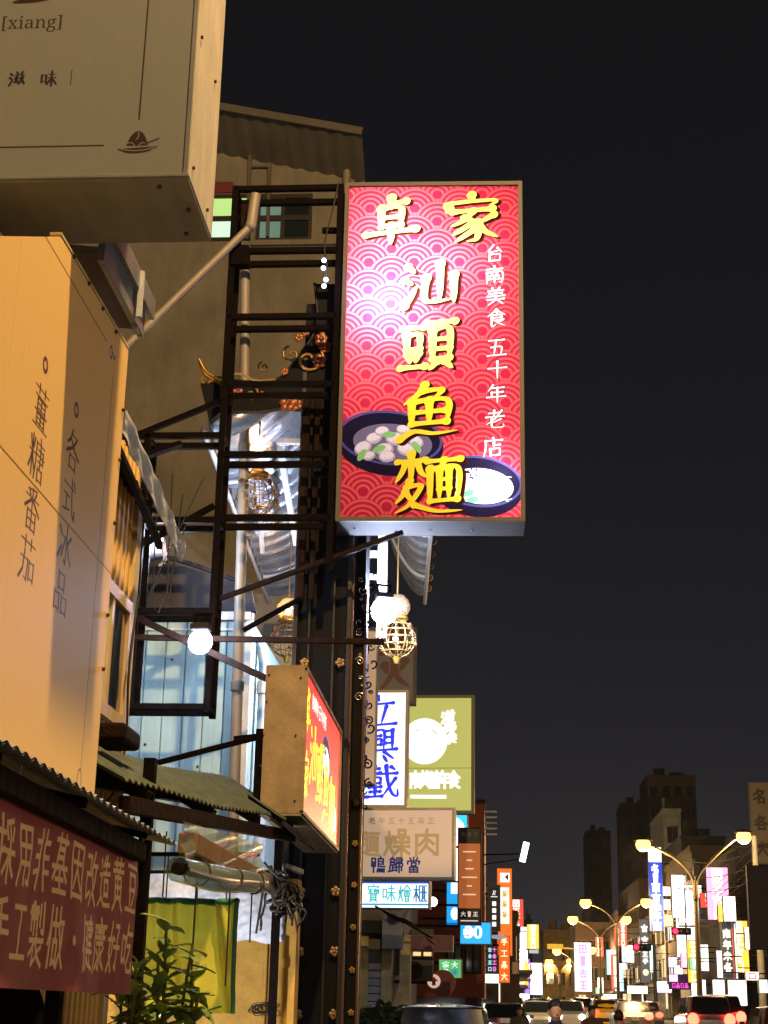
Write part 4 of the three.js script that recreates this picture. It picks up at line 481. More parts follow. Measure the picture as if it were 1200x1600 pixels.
{
  const [cx, cy, cz, w0, h0, a] = G.big, t = 0.026, w = w0 - 0.03, h = h0 - 0.02, y0 = cy - h / 2, D = 0.4;
  const g = thing('lit_sign', 'tall red lit sign with ripple pattern and gold brush lettering', 'sign', [cx, y0 - t, cz], a);
  const W = 1010, H = 2048, X = (px) => (px - 534) / 282 * W, Y = (py) => (py - 289) / 524 * H, sx = W / 282;
  const tex = canvas(W, H, (c) => {
    wave(c, W, H, 132, '#b02444', '#d85860');
    bowl(c, X(611), Y(692), 84 * sx, 52 * sx, 0); bowl(c, X(748), Y(757), 70 * sx, 48 * sx, 1);
    for (const [ch, x, y, s, i0] of [['卓', 606, 346, 84], ['家', 738, 344, 86], ['汕', 672, 450, 86], ['頭', 669, 549, 86], ['魚', 672, 652, 92], ['麵', 672, 760, 104]].map((v, i) => [...v, i])) {
      for (const [o, col] of [[13, '#3a1010'], [7, '#240c0c'], [0, i0 > 3 ? '#f2d238' : '#f6e468']]) write(c, ch, X(x) + o * 1.5, Y(y) + o, s * sx * 1.04, s * sx * 1.0, 'brush', s > 100 ? 38 : 44, col);  // upper characters coloured paler, standing in for lamp glare
    }
    for (const [ch, x, y] of [['台', 775, 402], ['南', 775, 437], ['美', 777, 472], ['食', 778, 506], ['五', 778, 553], ['十', 779, 588], ['年', 777, 625], ['老', 775, 664], ['店', 772, 706]]) { write(c, ch, X(x), Y(y), 31 * sx, 31 * sx, 'brush', 21, '#6c2450'); write(c, ch, X(x), Y(y), 31 * sx, 31 * sx, 'brush', 12, '#ffffff'); }
  });
  const m = new THREE.MeshPhysicalMaterial({ map: tex, roughness: 1, transmission: 0.6, thickness: 0, side: THREE.DoubleSide, specularIntensity: 0 });
  const f = new THREE.Mesh(new THREE.PlaneGeometry(w, h).translate(0, h / 2 + t, 0), m); f.name = 'translucent_face'; f.castShadow = f.receiveShadow = true; g.add(f);
  const inner = mat(0x3a3834, 0.8);
  mesh('trim', [span(-w / 2 - t, -w / 2 + 0.012, 0, h + 2 * t, 0.003, 0.03), span(w / 2 - 0.012, w / 2 + t, 0, h + 2 * t, 0.003, 0.03), span(-w / 2 + 0.012, w / 2 - 0.012, 0, t + 0.012, 0.003, 0.028), span(-w / 2 + 0.012, w / 2 - 0.012, h + t - 0.012, h + 2 * t, 0.003, 0.028)], M.bigtrim, g);
  mesh('side_panel', span(-w / 2 - t, -w / 2 - t + 0.02, 0, h + 2 * t, -D, 0.001), M.bigtrim, g); mesh('side_panel', span(w / 2 + t - 0.02, w / 2 + t, 0, h + 2 * t, -D, 0.001), M.bigtrim, g);
  mesh('bottom_panel', span(-w / 2 - t + 0.021, w / 2 + t - 0.021, 0.001, 0.02, -D, 0.001), mat(0x34291c, 0.8, 0, 'blotch', { bumpScale: 0.001 }), g); mesh('top_panel', span(-w / 2 - t + 0.021, w / 2 + t - 0.021, h + 2 * t - 0.02, h + 2 * t - 0.001, -D, 0.001), M.bigtrim, g);
  mesh('back_panel', span(-w / 2 - t + 0.021, w / 2 + t - 0.021, 0.021, h + 2 * t - 0.021, -D, -D + 0.02), inner, g);
  for (const x of [-0.66, -0.3, 0, 0.36, 0.7]) mesh('screw', new THREE.SphereGeometry(0.013, 6, 4).translate(x, -0.002, -0.2 + 0.12 * Math.sin(x * 9)), M.chrome, g);
  // lamps inside the box
  const bulb = (px, py, dz, I, r) => { const x = (px - 670) / 282 * w, y = h + t - (py - 289) / 524 * h; mesh('lamp', new THREE.SphereGeometry(0.03, 10, 8).translate(x, y, dz), glow(0xffffff, 4), g); const l = new THREE.PointLight(0xfffaf2, I); l.position.set(x, y, dz + 0.0); l.shadow.radius = r; l.castShadow = true; g.add(l); };
  bulb(596, 478, -0.26, 17, 2); bulb(690, 420, -0.27, 5.5, 2); bulb(775, 752, -0.15, 3.4, 2); bulb(775, 620, -0.3, 0.4, 2); bulb(606, 365, -0.27, 5.5, 2);
  const ra = new THREE.RectAreaLight(0xfff4ea, 0.06, w, h); ra.position.set(0, h / 2 + t, -D + 0.03); ra.lookAt(ra.position.clone().add(V(0, 0, 1))); ra.rotation.set(0, Math.PI, 0); g.add(ra);
  for (const y of [0.5, 2.9]) mesh('hanger', bar([-w / 2 - t - 0.02, y, -0.2], [-w / 2 - 0.25, y, -0.2], 0.05), M.steel, g);
}
// ---------------------------------------------------------------- small red lightbox seen end on
{
  const x1 = -1.222, x0 = -1.485, z1 = -9.87, z0 = -12.3, y0 = 2.79, y1 = 3.74, L = z1 - z0, h = y1 - y0;
  const g = thing('lit_sign', 'long box sign with beige ends and red lit face beside the black pillar', 'sign', [x1, y0, z1]);
  mesh('end_panel', span(x0 - x1, -0.004, 0, h, -0.02, 0), M.beigebox, g); mesh('end_panel', span(x0 - x1, -0.004, 0, h, -L, -L + 0.02), M.beigebox, g);
  mesh('bottom_panel', span(x0 - x1, 0, -0.015, -0.0005, -L, -0.002), mat(0x8b8570, 0.6, 0, 'streak'), g); mesh('top_panel', span(x0 - x1, 0, h + 0.0005, h + 0.015, -L, 0), M.beigebox, g); mesh('back_panel', span(x0 - x1, x0 - x1 + 0.02, 0, h, -L + 0.021, -0.021), M.beigebox, g);
  const tex = canvas(1200, 480, (c, W, H) => {
    wave(c, W, H, 60, '#cc2a2e', '#e0524a'); bowl(c, 700, 190, 150, 100, 1); bowl(c, 1010, 360, 150, 90, 1);
    for (const [o, col] of [[4, '#3a1008'], [0, '#ffe23c']]) { write(c, '卓', 90 + o, 120 + o, 130, 150, 'brush', 22, col); write(c, '家', 90 + o, 350 + o, 130, 160, 'brush', 22, col); [...'汕頭魚麵'].forEach((ch, i) => write(c, ch, 290 + i * 220 + o, 240 + i * 36 + o, 200, 230, 'brush', 28, col)); }
    [...'台南美食五十年老店'].forEach((ch, i) => write(c, ch, 220 + i * 50 + (i > 3 ? 20 : 0), 60, 42, 58, 'brush', 8, '#ffffff'));
  });
  const f = new THREE.Mesh(new THREE.PlaneGeometry(L - 0.06, h - 0.05).rotateY(Math.PI / 2).translate(0.001, h / 2, -L / 2), new THREE.MeshStandardMaterial({ map: tex, emissiveMap: tex, emissive: 0xffffff, emissiveIntensity: 1.5, roughness: 0.4 })); f.name = 'lit_face'; g.add(f);
  mesh('trim', [bar([0.004, 0.01, 0], [0.004, 0.01, -L], 0.025), bar([0.004, h - 0.01, 0], [0.004, h - 0.01, -L], 0.025), bar([0.004, 0, -0.012], [0.004, h, -0.012], 0.024), bar([0.004, 0, -L + 0.012], [0.004, h, -L + 0.012], 0.024)], M.beigebox, g);
  for (const [x, y] of [[-0.24, 0.9], [-0.03, 0.88], [-0.25, 0.72], [-0.26, 0.5], [-0.05, 0.5], [-0.27, 0.3], [-0.04, 0.08]]) mesh('screw', new THREE.SphereGeometry(0.008, 6, 4).translate(x + 0.0, y, 0.003), M.screw, g);
  mesh('bracket', [bar([x0 - x1 - 0.03, 0.55, -0.06], [x0 - x1 - 0.03, -0.12, -0.06], 0.05), bar([x0 - x1 - 0.03, 0.5, -0.06], [x0 - x1 - 0.2, 0.48, -0.06], 0.04)], M.steel, g);
  const l = new THREE.RectAreaLight(0xff5a3c, 1.2, L, h); l.position.set(0.04, h / 2, -L / 2); l.rotation.y = -Math.PI / 2; g.add(l);
}
{
  const b = G.brace, g = thing('stay_bar', 'thin dark stay bar from the small sign back to the pale blue house', 'steel bar');
  mesh('bar', bar(b[4], [b[5][0] - 0.2, b[5][1] - 0.04, b[5][2]], 0.04), M.steel, g);
}
// ---------------------------------------------------------------- lanterns and flood lamps
function lantern(top, low, label, I, drop) {
  const g = thing('hanging_lantern', label, 'lantern', low, 0, 'ornate lanterns hung under the gate roof'), dy = top[1] - low[1], R = 0.19, r = 0.13;
  const rings = (rad, y, n, t) => { const a = []; for (let i = 0; i < n; i++) a.push(new THREE.TorusGeometry(rad, t, 5, 24).rotateY(i * Math.PI / n).translate(0, y, 0)); for (const k of [-0.72, -0.38, 0, 0.38, 0.72]) a.push(new THREE.TorusGeometry(rad * Math.sqrt(1 - k * k), t, 5, 24).rotateX(1.5708).translate(0, y + rad * k, 0)); return a; };
  mesh('cage', rings(R, 0, 6, 0.0055), M.darkgold, g);
  mesh('glass_globe', new THREE.SphereGeometry(r, 20, 14).translate(0, dy, 0), M.lanternglass, g);
  mesh('collar', [new THREE.TorusGeometry(0.1, 0.018, 6, 20).rotateX(1.5708).translate(0, R + 0.02, 0), new THREE.CylinderGeometry(0.06, 0.09, 0.06, 14).translate(0, R + 0.05, 0)], M.gold, g);
  mesh('tassel', [new THREE.CylinderGeometry(0.05, 0.02, 0.07, 10).translate(0, -R - 0.03, 0)], M.gold, g);
  for (let i = 0; i < 8; i++) { const t = i * 0.785, k = i % 2 ? 0.1 : -0.05, f = mesh('flower', flowerS, i % 3 ? M.copper : M.chrome, g); f.position.set(Math.sin(t) * (R + 0.005), k, Math.cos(t) * (R + 0.005)); f.rotation.y = t; }
  mesh('bulb', new THREE.SphereGeometry(0.038, 12, 8).translate(0, dy - 0.03, 0), glow(0xffd9a0, 9), g);
  mesh('chain', rod([0, dy + r, 0], [0, dy + r + drop, 0], 0.008), M.darkgold, g);
  const l = new THREE.PointLight(0xffc98a, I); l.position.set(0, dy - 0.03, 0); l.shadow.radius = 2.5; l.castShadow = true; g.add(l);
}
lantern(G.lan[0], G.lan[1], 'gold wire lantern with clear globe under the black gable board', 0.9, 0.25);
lantern(G.lan[2], G.lan[3], 'gold wire lantern hanging half behind the black pillar', 3, 0.9);
lantern(G.lan[4], G.lan[5], 'gold wire lantern beside the bright white flood lamp', 1, 1.2);
function flood(p, label, I, r, turn, tilt) {
  const g = thing('flood_lamp', label, 'flood lamp', p, turn);
  mesh('housing', rbox(0.16, 0.06, 0.12, 0.015, 0, r + 0.02, 0).rotateX(tilt), M.dark, g);
  mesh('lens', new THREE.SphereGeometry(r, 20, 12).scale(1, 1, 0.5).rotateX(tilt), glow(0xd8e4ff, 40), g);
  mesh('bracket', [bar([-0.06, r + 0.04, 0], [-0.06, r + 0.14, -0.04], 0.02), bar([0.06, r + 0.04, 0], [0.06, r + 0.14, -0.04], 0.02), bar([-0.08, r + 0.14, -0.04], [0.08, r + 0.14, -0.04], 0.02)], M.steel, g);
  const l = new THREE.PointLight(0xcfdcff, I); l.position.set(0, 0, 0); l.shadow.radius = 4; l.castShadow = true; g.add(l);
}
flood(G.flood[0], 'bright white flood lamp beside the lantern under the gate roof', 46, 0.13, 0.3, 0);
flood(G.flood[1], 'bright bluish flood lamp on the empty steel frame', 6, 0.1, -0.1, 0);
{
  const g = thing('spot_lamp', 'small black spotlight fixed to the steel frame above the blue house', 'spotlight', G.flood[2]);
  mesh('housing', rod([-0.1, -0.04, 0], [0.06, 0.02, 0], 0.09, 0.11), M.dark, g); mesh('yoke', [bar([0.08, 0.14, 0], [0.12, -0.12, 0], 0.04, 0.06), bar([0.12, -0.12, 0], [0.06, -0.16, 0], 0.03)], M.brownrust, g);
  mesh('lens', ball(0.035, 0.07, 0.06, 0.09), glow(0xe8f2ff, 6), g); mesh('arm', bar([-0.08, 0, 0], [-0.2, 0.5, 0.3], 0.04), M.steel, g);
  const l = new THREE.PointLight(0xdce8ff, 9); l.position.set(0.1, 0.0, 0.17); l.shadow.radius = 3; l.castShadow = true; g.add(l);
}
{
  const g = thing('led_string', 'short string of bluish light bulbs hanging beside the red sign', 'string lights', [-1.49, 7.75, -12.38]);
  mesh('cable', tube([[0.0, 0, 0], [0.02, 0.2, 0], [-0.01, 0.4, 0], [0.05, 0.75, 0], [0.1, 1.05, 0]], 0.008, 20, 5), M.wire, g);
  for (const p of G.led) mesh('led_bulb', ball(0.022, p[0] + 1.49, p[1] - 7.75, 0.02), glow(0xb8c8ff, 7), g);
  const l = new THREE.PointLight(0xb0c4ff, 0.35); l.position.set(0, 0.08, 0.08); l.shadow.radius = 2; g.add(l);
}
// ---------------------------------------------------------------- second awning with its tarps and clutter
{
  const g = thing('corrugated_awning', 'patched green and rust corrugated awning between the yellow house and small sign', 'awning', [-1.6, 2.5, -6]);
  const f = (u, v) => [-0.15 + u * (0.3 + 0.16 * v), 0.1 + v * 0.46 - u * (0.16 + 0.12 * v) + 0.007 * Math.cos(v * 2 * Math.PI * 46) + 0.012 * fbm(v * 8, u, 6) + 0.01 * Math.sin(v * 9 + u), -v * 4.3];
  mesh('sheet', sheetGrid(4, 460, 0.005, f, [0, -1, 0]), M.greencorr, g);
  for (const v of [0.1, 0.4, 0.68, 0.95]) { const a = f(0.02, v), b = f(0.98, v); mesh('rafter', bar([a[0], a[1] - 0.05, a[2]], [b[0], b[1] - 0.05, b[2]], 0.05, 0.06), M.brownrust, g); }
  { const a = f(0.95, 0.02), b = f(0.95, 0.98); mesh('purlin', bar([a[0], a[1] - 0.11, a[2]], [b[0], b[1] - 0.11, b[2]], 0.05, 0.07), M.brownrust, g); const c = f(0.4, 0), d = f(0.4, 0.9); mesh('purlin', bar([c[0], c[1] - 0.1, c[2]], [d[0], d[1] - 0.1, d[2]], 0.045, 0.05), M.steel, g); }
  mesh('patch_sheet', sheetGrid(2, 90, 0.005, (u, v) => [0.12 + u * 0.3, 0.32 - u * 0.2 + 0.014 * Math.cos(v * 2 * Math.PI * 9), -3.3 - v * 1.1], [0, -1, 0]), M.brownrust, g);
  mesh('post', span(0.1, 0.15, -2.5, 0.12, -0.6, -0.55), M.steel, g); mesh('post', span(0.2, 0.25, -2.5, 0.18, -4.05, -4.0), M.steel, g);
  mesh('trough', rbox(0.16, 0.08, 0.3, 0.02, -0.02, 0.2, -0.5), M.brownrust, g);
}
{
  const g = thing('wooden_beam', 'weathered wooden beam end under the rusty awning', 'beam'); const [a, b] = G.beam;
  mesh('timber', bar([a[0] - 0.02, a[1], a[2]], b, 0.09, 0.1), mat(0x7d6040, 0.85, 0, 'streak'), g);
}
{
  const [a, b] = G.roll, g = thing('rolled_blind', 'rolled clear plastic rain blind tied under the awning', 'blind');
  mesh('roll', [tube([a, V(a).lerp(V(b), 0.35).add(V(0.01, -0.02, 0)).toArray(), V(a).lerp(V(b), 0.7).add(V(0, -0.01, 0)).toArray(), b], 0.055, 40, 12), tube([V(a).add(V(0.012, 0.01, 0.02)).toArray(), V(b).add(V(0.01, 0.012, 0)).toArray()], 0.038, 20, 10)], M.clearsheet, g);
  mesh('tube_core', rod([a[0], a[1], a[2] + 0.03], b, 0.026), M.brownrust, g);
  mesh('hanging_sheet', grid(10, 40, (u, v) => { const p = V(a).lerp(V(b), v); return [p.x + 0.02 * Math.sin(u * 9 + v * 14) * u + 0.012, p.y + 0.04 + (1 - u) * 0.16, p.z]; }), M.clearsheet, g);
  for (const v of [0.2, 0.6, 0.9]) { const p = V(a).lerp(V(b), v); mesh('tie_cord', [new THREE.TorusGeometry(0.06, 0.004, 5, 16).translate(p.x, p.y, p.z), rod([p.x, p.y - 0.05, p.z], [p.x, p.y - (v === 0.9 ? 0.3 : 0.5), p.z], 0.004)], M.wire, g); }
}
{
  const [cx, cy, cz, w, h, a] = G.tarp, g = thing('hanging_tarp', 'yellow green tarp with green hem hanging behind the leafy plant', 'tarp', [cx, cy - h / 2, cz], a);
  const f = (u, v) => [(u - 0.5) * w * (1 + 0.04 * (1 - v)), v * h, 0.09 * Math.sin(u * 6 + 0.6) * (1 - v * 0.5) + 0.075 * Math.sin(u * 13 + v * 1.8) * (1.15 - v) + 0.03 * Math.sin(u * 31 + 2 * v) * v + 0.02 * fbm(u * 4, v * 3, 4)];
  mesh('tarp', grid(110, 40, f), new THREE.MeshPhysicalMaterial({ color: 0xb8b43c, roughness: 0.75, transmission: 0.3, thickness: 0, side: THREE.DoubleSide }), g);
  const hem = mat(0x1f6a48, 0.6), pa = [], pb = []; for (let i = 0; i <= 14; i++) { pa.push(f(i / 14, 1)); pb.push(f(1, i / 14)); }
  mesh('hem', [tube(pa, 0.018, 50, 6), tube(pb, 0.013, 30, 6)], hem, g);
  for (const u of [0.25, 0.55, 0.85]) mesh('cord', rod([...f(u, 1)], [f(u, 1)[0], h + 0.24, 0.02], 0.004, 0.004, 5), M.wire, g);
  mesh('hanging_rail', rod([-w / 2 - 0.05, h + 0.24, 0.02], [w / 2 + 0.1, h + 0.24, 0.02], 0.012), M.steel, g);
}
{
  const [cx, cy, cz, w, h, a] = G.sheet, g = thing('hanging_tarp', 'pale blue crumpled sheet hanging behind the yellow green tarp', 'tarp', [cx, cy - h / 2, cz], a);
  mesh('sheet', grid(80, 40, (u, v) => [(u - 0.5) * w, v * h - 0.012 * Math.sin(u * 23) * (1 - v), 0.03 * fbm(u * 7, v * 4, 7) + 0.016 * fbm(u * 22, v * 12, 3)]), mat(0xbcc3d6, 0.7, 0, 'blotch'), g);
  mesh('rail', rod([-w / 2, h + 0.01, -0.01], [w / 2, h + 0.01, -0.01], 0.014), M.steel, g);
  mesh('stick', rod([0.32, 0.05, 0.04], [0.36, 0.36, 0.04], 0.008), M.wire, g);
}
{
  const [a, b, c] = G.ochre, g = thing('ochre_wall', 'ochre plastered wall with capped pipe below the pale blue sheet', 'wall', [-1.53, 0, -10.75]);
  mesh('wall', span(-1.2, 0.2, 0, 2.45, -0.2, 0), M.ochre, g); mesh('pipe', [rod([0.09, 0, 0.05], [0.09, 2.05, 0.05], 0.042), rod([0.09, 1.86, 0.05], [0.09, 1.92, 0.05], 0.052), rod([0.0, 0, 0.02], [0.0, 2.1, 0.02], 0.014)], M.ochre, g);
  mesh('wire_coil', [...Array(9)].map((_, i) => new THREE.TorusGeometry(0.06 + 0.012 * (i % 3), 0.005, 5, 18).scale(1, 0.35, 1).rotateZ(rr(-0.4, 0.4)).rotateY(rr(-0.6, 0.6)).translate(0.0 + rr(-0.03, 0.03), 1.6 + rr(-0.015, 0.015), 0.11)), M.wire, g);
}
{ // tangle of cables and meter boxes under the small sign
  const g = thing('cable_tangle', 'tangle of black cables and clamps under the beige sign box', 'cables', [-1.28, 2.25, -9.6]); const a = [];
  for (let i = 0; i < 26; i++) a.push(tube([[rr(-0.1, 0.05), rr(-0.04, 0.2), rr(-0.2, 0.2)], [rr(-0.08, 0.1), rr(-0.08, 0.14), rr(-0.2, 0.2)], [rr(-0.05, 0.12), rr(-0.12, 0.08), rr(-0.2, 0.2)], [rr(-0.02, 0.1), rr(-0.2, 0.02), rr(-0.2, 0.2)]], rr(0.005, 0.014), 14, 5));
  mesh('cables', a, M.wire, g); mesh('junction_box', rbox(0.12, 0.1, 0.2, 0.01, -0.02, 0.06, 0), M.dark, g); mesh('bracket', bar([0.02, 0.18, 0.1], [0.1, 0.16, -0.1], 0.03), M.galv, g);
}
{ // leafy potted plant
  const [b] = G.plantbase, g = thing('potted_plant', 'leafy green plant in a pot before the yellow green tarp', 'plant', [b[0] - 0.02, 0, b[2]]);
  mesh('pot', new THREE.LatheGeometry([[0.0, 0], [0.13, 0], [0.17, 0.3], [0.19, 0.32], [0.17, 0.34], [0.15, 0.3]].map((p) => new THREE.Vector2(...p)), 20).translate(0, 0.141, 0), mat(0x6a4030, 0.8), g);
  const leafM = new THREE.MeshPhysicalMaterial({ color: 0x4e6a2a, roughness: 0.5, transmission: 0.25, thickness: 0, side: THREE.DoubleSide }), leafM2 = new THREE.MeshPhysicalMaterial({ color: 0x6c8236, roughness: 0.5, transmission: 0.25, thickness: 0, side: THREE.DoubleSide });
  const leaf = grid(4, 6, (u, v) => { const w = 0.019 * Math.pow(Math.sin(Math.PI * Math.min(1, v * 0.96 + 0.03)), 0.8) * 1.2; return [(u - 0.5) * 2 * w, 0.006 * Math.abs(u - 0.5) * 2 - 0.022 * v * v, v * 0.1]; });
  const stems = []; 
  for (const [dx, dz, top, lean] of [[0, 0, 1.9, 0.02], [-0.05, 0.03, 1.76, -0.05], [0.05, -0.02, 1.82, 0.05], [-0.02, -0.05, 1.68, -0.08], [0.07, 0.05, 1.66, 0.08], [-0.1, 0.02, 1.72, -0.04], [0.02, 0.06, 1.6, 0.02], [-0.06, 0.06, 1.66, -0.03], [0.1, 0.0, 1.7, 0.03], [-0.01, 0.03, 1.78, 0.01]]) {
    const P = (t) => [dx + lean * t * t + 0.01 * Math.sin(t * 11 + dx * 60), 0.4 + (top - 0.4) * t, dz];
    stems.push(tube([0, 0.3, 0.6, 0.85, 1].map(P), 0.006, 24, 5));
    for (let i = 0; i < 24; i++) { const t = 0.7 + 0.3 * i / 23, p = P(t), m = mesh('leaf', leaf, rnd() < 0.5 ? leafM : leafM2, g); m.position.set(...p); m.rotation.set(rr(-0.9, 0.5), i * 2.4 + rr(-0.4, 0.4), rr(-0.3, 0.3), 'YXZ'); m.scale.setScalar(rr(0.7, 1.25)); }
  }
  mesh('stem', stems, mat(0x5a5a30, 0.7), g);
}
{ // bulb hung in the stall behind the tarp
  const g = thing('stall_lamp', 'bare white bulb glowing in the stall below the yellow green tarp', 'lamp', [-1.95, 1.6, -9.25]);
  mesh('bulb', ball(0.06, 0, 0, 0, 14, 10), glow(0xfff2d8, 6), g); mesh('socket', rod([0, 0.05, 0], [0, 0.13, 0], 0.025), M.dark, g); mesh('cord', rod([0, 0.13, 0], [0, 1.0, 0], 0.005), M.wire, g);
  const l = new THREE.PointLight(0xf4f0ec, 9); l.shadow.radius = 3; l.castShadow = true; g.add(l);
}
// ---------------------------------------------------------------- street signs further on
const paint = (bg) => (c, W, H) => { c.fillStyle = bg; c.fillRect(0, 0, W, H); };
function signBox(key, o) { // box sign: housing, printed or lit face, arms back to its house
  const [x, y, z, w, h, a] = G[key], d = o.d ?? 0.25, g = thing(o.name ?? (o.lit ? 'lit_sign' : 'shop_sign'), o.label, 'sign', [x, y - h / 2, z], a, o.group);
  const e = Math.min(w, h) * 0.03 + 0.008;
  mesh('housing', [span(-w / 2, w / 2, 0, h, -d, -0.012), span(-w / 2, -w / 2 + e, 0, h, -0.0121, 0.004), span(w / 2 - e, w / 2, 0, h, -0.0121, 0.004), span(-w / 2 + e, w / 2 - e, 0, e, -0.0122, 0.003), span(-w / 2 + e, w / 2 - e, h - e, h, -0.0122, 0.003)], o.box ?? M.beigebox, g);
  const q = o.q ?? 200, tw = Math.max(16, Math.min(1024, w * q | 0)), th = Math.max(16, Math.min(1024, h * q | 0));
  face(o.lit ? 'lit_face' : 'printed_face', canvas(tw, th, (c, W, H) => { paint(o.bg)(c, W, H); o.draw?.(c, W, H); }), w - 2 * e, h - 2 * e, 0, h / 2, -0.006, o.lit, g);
  const to = (o.to ?? -2.1) - x, edge = to < 0 ? -w / 2 : w / 2;
  if (Math.abs(to) > Math.abs(edge)) for (const k of [0.2, 0.8]) mesh('arm', bar([edge * 0.99, h * k, -d / 2], [to, h * k, -d / 2], 0.06), M.steel, g);
  if (o.cast) { const l = new THREE.RectAreaLight(o.cast, o.power ?? 2, w, h); l.position.set(0, h / 2, 0.05); l.rotation.y = Math.PI; g.add(l); }
  return g;
}
const col = (c, W, H, s, size, color, lw, style = 'gothic', x = 0.5, y0 = 0, y1 = 1) => [...s].forEach((ch, i) => write(c, ch, W * x, H * (y0 + (y1 - y0) * (i + 0.5) / s.length), size * W, Math.min(size * W, H * (y1 - y0) / s.length * 0.86), style, lw * W, color));
signBox('narrow', { label: 'narrow beige vertical sign edge beside the black pillar', bg: '#c9a47c', lit: 0.6, name: 'shop_sign', box: M.signbox, draw: (c, W, H) => { for (let i = 0; i < 7; i++) { c.fillStyle = '#4a3a66'; c.fillRect(0, H * (0.1 + i * 0.12), W * 0.3, H * 0.05); } } });  // face glow added to brighten an otherwise unlit sign
signBox('charcoal', { label: 'dim grey sign with a large dark red character above the blue lettered sign', bg: '#6d7382', box: M.concrete, draw: (c, W, H) => write(c, '炭', W * 0.68, H * 0.42, W * 0.58, H * 0.86, 'brush', W * 0.1, '#5c1c24') });
signBox('bluewhite', { label: 'white lit vertical sign with bold blue brush characters', bg: '#dfe6f6', lit: 1.5, cast: 0xdfe6ff, power: 1.2, box: M.signbox, draw: (c, W, H) => { const X = (p) => (p - 515) / 122 * W, Y = (p) => (p - 1078) / 184 * H; for (const [ch, x, y, s] of [['立', 590, 1110, 66], ['興', 592, 1165, 66], ['鐵', 584, 1226, 86]]) write(c, ch, X(x), Y(y), s / 122 * W, 54 / 184 * H, 'brush', W * 0.05, '#0a22c8'); c.fillStyle = '#0a22c8'; c.beginPath(); c.ellipse(X(604), Y(1187), W * 0.025, W * 0.06, -0.6, 0, 7); c.fill(); } });
signBox('green', { label: 'olive green lit sign with large white disc and white lettering', bg: '#a4a85a', lit: 1.05, cast: 0xe8ecc0, power: 1, box: mat(0x8a8a60, 0.6), draw: (c, W, H) => {
  const X = (p) => (p - 600) / 141 * W, Y = (p) => (p - 1086) / 185 * H, s = W / 141; c.fillStyle = '#fff'; c.beginPath(); c.arc(X(663), Y(1158), 38 * s, 0, 7); c.fill();
  for (let i = 0; i < 3; i++) write(c, '滋美食'[i], X(702 + i * 3), Y(1118 + i * 17), 20 * s, 20 * s, 'brush', 5 * s, '#fff');
  [...'南美糖年食'].forEach((ch, i) => write(c, ch, X(648 + i * 16), Y(1221), 19 * s, 27 * s, 'gothic', 4.4 * s, '#fff')); c.fillRect(X(640), Y(1246), 60 * s, 6 * s); c.strokeStyle = '#7d8244'; c.lineWidth = 1.6 * s; c.beginPath(); c.moveTo(0, Y(1203)); c.lineTo(W, Y(1202)); c.stroke(); c.strokeStyle = '#7fb0a0'; c.beginPath(); c.moveTo(X(676), Y(1140)); c.lineTo(X(684), Y(1146)); c.moveTo(X(648), Y(1142)); c.lineTo(X(652), Y(1138)); c.stroke(); } });
signBox('meat', { label: 'beige box sign with faded tan characters over a dark blue row', bg: '#c6a88c', lit: 0.75, name: 'shop_sign', box: M.signbox, q: 400, draw: (c, W, H) => {  // glow stands in for light falling on this unlit face
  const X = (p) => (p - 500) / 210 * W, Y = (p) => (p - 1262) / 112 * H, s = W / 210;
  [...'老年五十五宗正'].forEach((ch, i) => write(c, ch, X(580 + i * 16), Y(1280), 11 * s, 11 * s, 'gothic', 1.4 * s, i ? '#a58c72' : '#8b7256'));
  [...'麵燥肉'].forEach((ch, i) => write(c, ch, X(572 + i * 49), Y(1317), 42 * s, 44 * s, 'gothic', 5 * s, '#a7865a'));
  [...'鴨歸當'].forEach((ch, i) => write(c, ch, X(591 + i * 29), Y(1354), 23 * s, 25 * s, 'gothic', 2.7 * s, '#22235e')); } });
signBox('treasure', { label: 'white lit sign with teal characters and blue border under the beige sign', bg: '#f2f8fa', lit: 1.5, cast: 0xe6f6ff, power: 1.2, box: M.signbox, q: 400, draw: (c, W, H) => { c.fillStyle = '#1c4ec0'; c.fillRect(0, 0, W, H * 0.06); c.fillStyle = '#2a8aa8'; c.fillRect(0, H * 0.84, W, H * 0.07); [...'寶味燴櫃'].forEach((ch, i) => write(c, ch, W * (0.42 + i * 0.165), H * 0.44, W * 0.14, H * 0.66, 'gothic', W * 0.014, i > 2 ? '#1c5f96' : '#2fa3a8')); } });
signBox('brown', { label: 'tall orange brown lit sign with black heading and white lines', bg: '#b4602e', lit: 0.75, q: 260, box: M.dark, draw: (c, W, H) => { c.fillStyle = '#0b0808'; c.fillRect(0, 0, W, H * 0.16); c.fillRect(0, H * 0.84, W, H * 0.16); [...'大冒王'].forEach((ch, i) => { write(c, ch, W * (0.22 + i * 0.28), H * 0.9, W * 0.22, W * 0.2, 'gothic', W * 0.035, '#e8e0d8'); write(c, ch, W * (0.22 + i * 0.28), H * 0.06, W * 0.2, W * 0.18, 'gothic', W * 0.02, '#4a4038'); }); c.fillStyle = '#e8e0d8'; c.fillRect(W * 0.1, H * 0.963, W * 0.8, H * 0.012); c.fillStyle = '#ffd9b0'; for (const [y, w] of [[0.24, 0.6], [0.33, 0.26], [0.42, 0.4], [0.51, 0.7], [0.6, 0.24], [0.69, 0.6]]) c.fillRect(W * (0.5 - w / 2), H * y, W * w, H * 0.014); } });
signBox('cyan_a', { label: 'bright cyan and white lit sign behind the tall orange brown sign', bg: '#28b4e6', lit: 1.7, draw: (c, W, H) => { c.fillStyle = '#fff'; c.beginPath(); c.ellipse(W * 0.35, H * 0.16, W * 0.55, H * 0.14, 0.3, 0, 7); c.fill(); c.fillRect(0, H * 0.3, W, H * 0.7); } });
